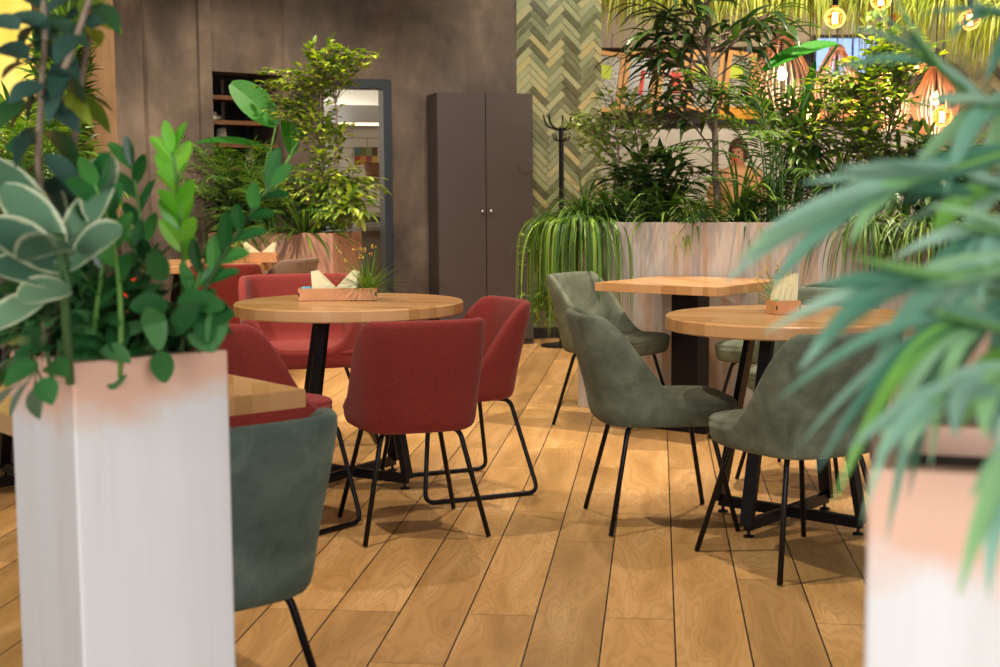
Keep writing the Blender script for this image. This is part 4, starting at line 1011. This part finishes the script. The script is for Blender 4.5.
# ZZ plant
def zz(name, lab, base, tip, ctrl, n, L_, W_, mat, seed, stem=None, lw=.0055):
    r = random.Random(seed); base = V(base); e = empty(name, base); tag(e, lab, 'plant')
    fo = MB(); st = MB(); tip = V(tip)-base; ctrl = V(ctrl)-base; cv = bezier(V((0, 0, 0)), ctrl, tip, 14)
    st.tube(cv, lw, 8, r1=lw*.4)
    for k in range(n):
        t = .45+.53*k/(n-1); p = ctrl*2*t*(1-t)+tip*t*t; tg = (ctrl*(1-t)+(tip-ctrl)*t).normalized()
        side = tg.cross(V((0, -1, .2))).normalized()
        for s_ in ((-1,) if k % 2 else (1,)) if True else ():
            d = side*s_*.5+tg*.95+V((0, r.uniform(-.5, .3), 0))
            leaf(fo, p, d, V((0, -.8, .6))+rdir(r)*.5, L_*r.uniform(.85, 1.1)*(1-.25*abs(t-.6)), W_, 'oval', .25, .15, 7)
    leaf(fo, tip, tg, V((0, -1, .3)), L_*.8, W_*.8, 'oval', .2, .12, 7)
    fo.build('leaflets', mat, e); st.build('stalk', stem or M['greenstem'], e, smooth=True); return e
yb = 2.2
zz('zz_plant', 'bright young yellow-green zz stalk standing upright in left planter', (Q(180, 352, 2.25).x, 2.25, LZ), Q(172, 152, 2.2), Q(190, 240, 2.22), 13, .062, .025, M['zz_new'], 1)
zz('zz_plant', 'glossy zz stalk leaning right from the left planter across the far table', (Q(172, 352, 2.22).x, 2.22, LZ), Q(272, 185, 2.1), Q(205, 270, 2.2), 10, .066, .025, M['zz'], 2, M['darkstem'])
zz('zz_plant', 'dark zz stalk left of the bright young stalk', (Q(150, 352, 2.3).x, 2.3, LZ), Q(132, 165, 2.3), Q(150, 260, 2.3), 8, .06, .022, M['zz'], 3)
zz('zz_plant', 'glossy zz stalk with large round leaves beside the striped rubber plant', (Q(118, 352, 2.1).x, 2.1, LZ), Q(95, 185, 2.0), Q(128, 260, 2.1), 7, .072, .032, M['zz'], 4)
zz('zz_plant', 'short zz stalk low at the planter rim', (Q(190, 356, 2.28).x, 2.28, LZ), Q(205, 262, 2.2), Q(186, 300, 2.2), 5, .065, .025, M['zz'], 5)
zz('zz_plant', 'thin zz stalk low between dark leaves at the left', (Q(90, 352, 2.15).x, 2.15, LZ), Q(108, 240, 2.1), Q(95, 300, 2.1), 6, .06, .022, M['zz'], 6)
# variegated rubber plant
base = V((Q(58, 345, 2.0).x, 2.05, LZ)); e = empty('rubber_plant', base); tag(e, 'rubber plant with large cream-edged grey-green leaves at the left', 'plant')
fo = MB(); st = MB(); top = Q(60, 235, 1.95)-base; st.tube([V((0, 0, 0)), top*.5, top], .007, 8); uvs = []
spec = [((62, 262), (8, 185), 0.064, 2.0), ((60, 270), (-12, 222), 0.064, 1.9), ((88, 258), (22, 246), 0.064, 1.75), ((62, 262), (105, 182), .050, 2.05), ((70, 268), (118, 226), .058, 1.9), ((92, 222), (106, 152), .055, 2.1), ((60, 285), (-8, 262), .050, 1.9), ((70, 290), (20, 296), .05, 1.9), ((60, 250), (-20, 150), .058, 2.1), ((45, 300), (-10, 325), .05, 1.95), ((60, 240), (40, 178), .05, 2.2)]
for (a_, b_, w_, yy) in spec:
    p0 = Q(a_[0], a_[1], 1.97)-base; d = Q(b_[0], b_[1], yy)-base-p0; leaf(fo, p0, d+V((0, 0, d.length*.18)), V((.1, -.75, .65)), d.length*1.05, w_, 'oval', .35, .14, 12)
    st.tube([top*.9, (top*.9).lerp(p0, .6)+V((0, 0, .0)), p0], .0025, 6)
o = fo.build('leaves', M['rubber'], e, smooth=True)
uv = o.data.uv_layers.new(name='UVMap')
for lp in o.data.loops: uv.data[lp.index].uv = ((lp.vertex_index % 3)/2, 0)
st.build('stem', M['darkstem'], e)
# dark fig, close to the camera at the upper left
def manual(name, lab, cat, base, stems, leaves, mat, stem, yy, W_, prof='ovate', seed=0, droop=.3, r0=.007):
    r = random.Random(seed); base = V(base); e = empty(name, base); tag(e, lab, cat); fo = MB(); st = MB()
    for s_ in stems: st.tube([V(q)-base for q in s_], r0, 8, r1=r0*.6)
    for (a_, b_, *w) in leaves:
        p0 = Q(a_[0], a_[1], yy+r.uniform(-.08, .08))-base; d = Q(b_[0], b_[1], yy+r.uniform(-.1, .1))-base-p0
        leaf(fo, p0, d+V((0, 0, d.length*.15)), V((r.uniform(-.3, .3), -.6, .8)), d.length*1.03, w[0] if w else W_, prof, droop, .16, 8)
    fo.build('foliage', mat, e, smooth=True); st.build('stem', stem, e, smooth=True); return e
bs = (Q(45, 350, 2.15).x, 2.15, LZ); yy = 2.1
lv = [((50, 30), (5, 12)), ((50, 22), (90, 45)), ((45, 25), (20, 40)), ((60, 40), (15, 55)), ((45, 45), (80, 78)), ((40, 62), (2, 72)), ((42, 75), (28, 120)), ((48, 70), (85, 98)), ((45, 85), (8, 100)), ((50, 90), (72, 132)), ((40, 100), (10, 125)), ((46, 110), (80, 128)), ((40, 125), (15, 160)), ((46, 130), (78, 165)), ((42, 140), (5, 150)), ((44, 155), (80, 190)), ((44, 160), (12, 195)), ((80, 30), (108, 18)), ((72, 60), (50, 95)), ((88, 10), (60, 25)), ((90, 5), (120, 28)), ((44, 10), (20, -10)), ((46, 15), (75, -5)), ((45, 180), (75, 205)), ((44, 190), (20, 222)), ((30, 60), (-8, 45)), ((25, 100), (-10, 130)), ((60, 15), (35, 50)), ((78, 35), (55, 62)), ((20, 30), (-12, 18)), ((66, 78), (48, 120)), ((35, 88), (62, 108))]
manual('rubber_fig', 'dark glossy fig close by at the upper left with pale stems', 'tree', bs, [[bs, Q(44, 260, yy), Q(38, 150, yy), Q(45, 40, yy), Q(42, -30, yy)], [Q(42, 110, yy), Q(68, 60, yy), Q(100, -30, yy)]], lv, M['glossy_dark'], M['bark_pale'], yy, .036, 'ovate', 3, .35)
lv = [((95, 12), (120, 22)), ((95, 22), (122, 32)), ((90, 28), (98, 45)), ((100, 5), (112, -8)), ((96, 0), (80, 14)), ((60, 95), (92, 122)), ((70, 92), (112, 108)), ((75, 95), (110, 130))]
manual('fig_twig', 'small bright green twig hanging before the lit column at upper left', 'plant', bs, [[bs, Q(70, 200, 2.2), Q(80, 90, 2.2), Q(98, -20, 2.2)]], lv, M['ficus'], M['bark'], 2.2, .03, 'ovate', 5)
# creeping oval-leaved plant along the rim
r = random.Random(12); base = V((ctr.x, ctr.y, LZ)); e = empty('creeping_plant', base); tag(e, 'low creeping plant with dark oval leaves covering the left planter soil', 'plant'); fo = MB(); st = MB()
pc = [V(q) for q in PL]
for k in range(190):
    u_, v_ = r.uniform(-.12, .93), r.uniform(-.05, .95)
    p2 = pc[0]+(pc[1]-pc[0])*u_+(pc[3]-pc[0])*v_
    z = LZ+r.uniform(.0, .14)*(1-.6*u_)+.02; d = rdir(r, -.1, .6); p = V((p2.x, p2.y, max(z, 1.015)))-base
    leaf(fo, p, d, V((0, -.35, 1))+rdir(r)*.5, r.uniform(.05, .085), .032, 'ovate', .5, .15, 6)
    if k % 3 == 0: st.tube([V((p.x*.9, p.y*.9, 0)), p], .0018, 5)
for a_, b_ in (((118, 360), (112, 385)), ((160, 352), (165, 378)), ((158, 340), (148, 305)), ((170, 335), (196, 300)), ((200, 318), (232, 308)), ((190, 330), (215, 345)), ((168, 305), (132, 302)), ((178, 300), (222, 300)), ((150, 300), (160, 345)), ((200, 300), (208, 340)), ((120, 318), (116, 350)), ((95, 330), (75, 358)), ((110, 340), (84, 360)), ((165, 280), (150, 250)), ((222, 300), (212, 345))):
    p0 = Q(a_[0], a_[1], 2.13)-base; d = Q(b_[0], b_[1], 2.08)-base-p0; leaf(fo, p0, d, V((.2, -1, .4)), d.length*1.05, .036, 'oval', .2, .12, 8)
fo.build('foliage', M['creeper'], e, smooth=True); st.build('stem', M['darkstem'], e)
yy = 2.2; base = V((Q(120, 345, 2.2).x, 2.2, LZ))
bushy('undergrowth_shrub', 'dense grey-green undergrowth between the zz stalks in the left planter', 'plant', base, [[base, Q(110, 310, yy), Q(95, 270, yy)], [base, Q(150, 310, yy), Q(165, 285, yy)], [base, Q(70, 310, yy), Q(40, 280, yy)]],
      [(Q(60, 300, yy), (.09, .08, .07), 26), (Q(120, 290, yy), (.09, .08, .07), 26), (Q(160, 315, yy), (.06, .06, .05), 14), (Q(20, 310, yy), (.06, .08, .08), 16)], (.052, .024, .026), M['creeper'], M['darkstem'], 88, .003)
base = V((Q(30, 350, 2.0).x, 2.05, LZ))
lv = [((38, 362), (6, 388)), ((34, 375), (12, 418)), ((36, 385), (40, 420)), ((48, 365), (68, 378)), ((30, 365), (-4, 378)), ((20, 385), (-5, 412)), ((40, 350), (22, 330)), ((30, 345), (2, 350)), ((42, 378), (52, 405)), ((15, 370), (-12, 398))]
manual('trailing_vine', 'trailing vine with dark pointed leaves hanging down the planter left side', 'plant', base, [[base, Q(30, 350, 1.93), Q(36, 372, 1.9), Q(34, 392, 1.9)]], lv, M['creeper'], M['darkstem'], 1.9, .034, 'ovate', 7, .2, .002)
# ---------------------------------------------------------------- right foreground planter
def lobed(fo, st, pts, lobes, W_=.03, up=V((0, -.4, 1))):
    """deeply cut leaf: pts midrib world-relative polyline; lobes (t, side, length, spread)"""
    mid = []
    for i in range(len(pts)-1):
        for k in range(6): mid.append(V(pts[i]).lerp(V(pts[i+1]), k/6))
    mid.append(V(pts[-1])); n = len(mid)-1
    st.tube(mid, .0042, 6, r1=.0015)
    # web along the midrib
    b = len(fo.v); 
    for i, q in enumerate(mid):
        t = (mid[min(n, i+1)]-mid[max(0, i-1)]).normalized(); s_ = t.cross(up).normalized(); w = .017*math.sin(PI*min(1, (i/n)*.9+.1))
        dn = s_.cross(t)*w*.25
        fo.v += [tuple(q-s_*w+dn), tuple(q), tuple(q+s_*w+dn)]
    for i in range(n): k = b+i*3; fo.f += [(k, k+3, k+4, k+1), (k+1, k+4, k+5, k+2)]
    for t_, sd, L_, sp in lobes:
        i = int(t_*n); q = mid[i]; t = (mid[min(n, i+1)]-mid[max(0, i-1)]).normalized(); s_ = t.cross(up).normalized()
        d = t*(1-sp)+s_*sd*sp; leaf(fo, q-t*.01, d, up, L_, W_, 'lance', .5, .12, 9)
    leaf(fo, mid[-2], (mid[-1]-mid[-2]), up, .12, W_*1.1, 'lance', .5, .1, 8)
bR = V((.47, 1.20, .97)); e = empty('philodendron', bR); tag(e, 'large philodendron with deeply cut drooping leaves in the right foreground', 'plant')
def B(px, py, y): return ay(px, py, y)-bR
fans = [  # midrib start, midrib end, finger tips (px, py), depth, finger width
    ((1015, 150), (885, 190), [(722, 285), (735, 262), (752, 240), (782, 218), (800, 183), (835, 168), (765, 296), (850, 245), (870, 160)], 1.14, .021),
    ((1025, 262), (895, 288), [(762, 334), (798, 372), (815, 350), (835, 318), (812, 288), (868, 385), (905, 372), (850, 256), (940, 375)], 1.04, .020),
    ((1015, 335), (935, 312), [(775, 402), (797, 448), (815, 474), (832, 508), (862, 525), (886, 545), (908, 500), (930, 470), (850, 420)], 1.02, .014),
    ((1030, 372), (930, 402), [(848, 450), (872, 472), (955, 440), (905, 452), (985, 440)], .95, .018),
    ((1015, 135), (915, 48), [(868, 12), (846, 28), (822, 78), (880, 66), (905, 112), (945, 118), (890, -10)], 1.24, .016),
    ((1040, 410), (1005, 465), [(968, 500), (958, 600), (988, 600), (975, 545), (1010, 560)], .93, .018),
    ((1050, 30), (985, 12), [(930, -12), (945, 40), (985, 85), (1008, 110), (920, 14)], 1.3, .018),
    ((1040, 185), (950, 200), [(880, 208), (893, 232), (930, 250), (862, 190), (915, 150), (960, 245)], 1.18, .020),
    ((1050, 300), (985, 290), [(930, 345), (955, 380), (985, 395), (915, 305), (1010, 380)], 1.12, .018),
    ((1045, 240), (962, 226), [(900, 300), (925, 205), (945, 300), (980, 305), (888, 262), (915, 330)], 1.10, .020),
    ((1045, 100), (985, 108), [(928, 150), (945, 195), (978, 205), (1002, 195), (918, 104), (900, 185)], 1.20, .020),
    ((1045, 345), (1000, 350), [(960, 432), (990, 445), (938, 405), (972, 395)], 1.05, .018),
    ((1050, 200), (1000, 235), [(960, 330), (985, 335), (1010, 340), (945, 285)], 1.15, .020),
]
def ribbon(fo, a, b, c, W_, n=12):
    """finger of a cut leaf along a curve, with a folded midrib"""
    cv = bezier(a, b, c, n); k0 = len(fo.v); up = V((-.1, -.55, .8))
    for i, q in enumerate(cv):
        t = (cv[min(n, i+1)]-cv[max(0, i-1)]).normalized(); s_ = t.cross(up).normalized(); u = i/n
        w = W_*.5*(min(1, .55+u*1.6)*(1-u**3.2)+.01); dn = s_.cross(t)*w*.35
        fo.v += [tuple(q-s_*w+dn), tuple(q), tuple(q+s_*w+dn)]
    for i in range(n): k = k0+i*3; fo.f += [(k, k+3, k+4, k+1), (k+1, k+4, k+5, k+2)]
fo = MB(); st = MB(); r = random.Random(8)
for m0, m1, tips, dep, w_ in fans:
    a0 = B(m0[0], m0[1], dep+.03); a1 = B(m1[0], m1[1], dep-.02); nn = len(tips)
    order = sorted(tips, key=lambda q: math.atan2(q[1]-m1[1], q[0]-m1[0]))
    mid = [a0.lerp(a1, k/8) for k in range(9)]; st.tube(mid, .004, 6, r1=.002)
    for q in tips:
        tip = B(q[0], q[1], dep+r.uniform(-.06, .03))
        dv = (a1-a0).normalized(); al = max(0.0, min(1, 1-abs((tip-a1).normalized().angle(dv))/1.5))
        s0 = a0.lerp(a1, .25+.75*al); ctl = s0+dv*(tip-s0).length*.45+V((0, 0, .010))
        ribbon(fo, s0-dv*.01, ctl, tip, w_*r.uniform(.85, 1.15))
    k0 = len(fo.v); up = V((-.1, -.55, .8)); s_ = (a1-a0).normalized().cross(up).normalized()
    for i, q in enumerate(mid):
        w = .018*math.sin(PI*(.15+.8*i/8)); dn = s_.cross((a1-a0).normalized())*w*.3
        fo.v += [tuple(q-s_*w+dn), tuple(q), tuple(q+s_*w+dn)]
    for i in range(8): k = k0+i*3; fo.f += [(k, k+3, k+4, k+1), (k+1, k+4, k+5, k+2)]
    s0 = V((r.uniform(-.03, .05), r.uniform(-.03, .03), 0)); c_ = V((a0.x*.8+.08, a0.y*.5, max(a0.z*.7, .1)))
    st.tube(bezier(s0, c_, a0, 10), .006, 8, False)
fo.build('leaf_blades', M['philo'], e, smooth=True); st.build('petioles', M['greenstem'], e, smooth=True)


def light(name, typ, loc, tgt, power, col, **kw):
    l = bpy.data.lights.new(name, typ); l.energy = power; l.color = col
    for k, v in kw.items(): setattr(l, k, v)
    o = bpy.data.objects.new(name, l); COL.objects.link(o); o.location = loc
    o.rotation_euler = (V(tgt)-V(loc)).to_track_quat('-Z', 'Y').to_euler(); return o
WARM = (1.0, .85, .68); COOL = (.93, .97, 1.0)
w = bpy.data.worlds.new('w'); SC.world = w; w.use_nodes = True
w.node_tree.nodes['Background'].inputs[0].default_value = (1, .95, .88, 1); w.node_tree.nodes['Background'].inputs[1].default_value = .42
for i, x in enumerate((-2.6, 2.6)):
    light('window_daylight', 'AREA', (x, -2.85, 1.9), (x*.3, 6, 1.0), 200, COOL, shape='RECTANGLE', size=3.0, size_y=2.5)
for x, y, tx, ty, p in [(-1.2, 4.2, -.9, 5.0, 150), (.9, 4.0, .9, 5.0, 120), (0, 6.6, -.1, 6.4, 105), (-1.4, 7.8, -1.6, 8.8, 150), (1.6, 7.0, 1.5, 7.9, 300), (.1, 9.3, .1, 10.8, 90), (-2.6, 6.4, -2.9, 8.6, 260), (-3.9, 8.0, -3.3, 10.4, 150), (-1.3, 9.8, -1.5, 10.5, 130), (3.0, 7.2, 2.6, 7.6, 170)]:
    light('ceiling_spotlight', 'SPOT', (x, y, 3.7), (tx, ty, 0), p*1.75, WARM, spot_size=math.radians(95), spot_blend=.6, shadow_soft_size=.035)
light('kitchen_light', 'AREA', kpt(360, 150, 1.2)+V((0, 0, 1.3)), kpt(360, 150, 1.6), 75, (1, .9, .75), size=.8)
for x in (2.2, 4.2, 6.2): light('bar_spotlight', 'SPOT', (x, 14.5, 3.6), (x+.1, 17.2, 2.2), 170, WARM, spot_size=math.radians(100), spot_blend=.5, shadow_soft_size=.06)

for x in (1.6, 3.6): light('greenery_fill', 'SPOT', (x, 9.8, 3.85), (x+.1, 12.2, 2.75), 240, (1, .93, .72), spot_size=math.radians(110), spot_blend=.5, shadow_soft_size=.05)  # added lamps without fixtures, to brighten the hanging grass

# ---------------------------------------------------------------- camera
cam = bpy.data.cameras.new('camera'); co = bpy.data.objects.new('camera', cam); COL.objects.link(co)
cam.sensor_width = 36; cam.lens = 36*F_PX/1000; cam.clip_start = .05
R = Matrix((RT, UP, -FW)).transposed(); co.matrix_world = Matrix.Translation(CP) @ R.to_4x4()
cam.dof.use_dof = True; cam.dof.focus_distance = 5.6; cam.dof.aperture_fstop = 5.2
SC.camera = co
SC.view_settings.view_transform = 'Standard'; SC.view_settings.look = 'None'; SC.view_settings.gamma = 1
SC.view_settings.exposure = 0.0
SC.view_settings.use_curve_mapping = False
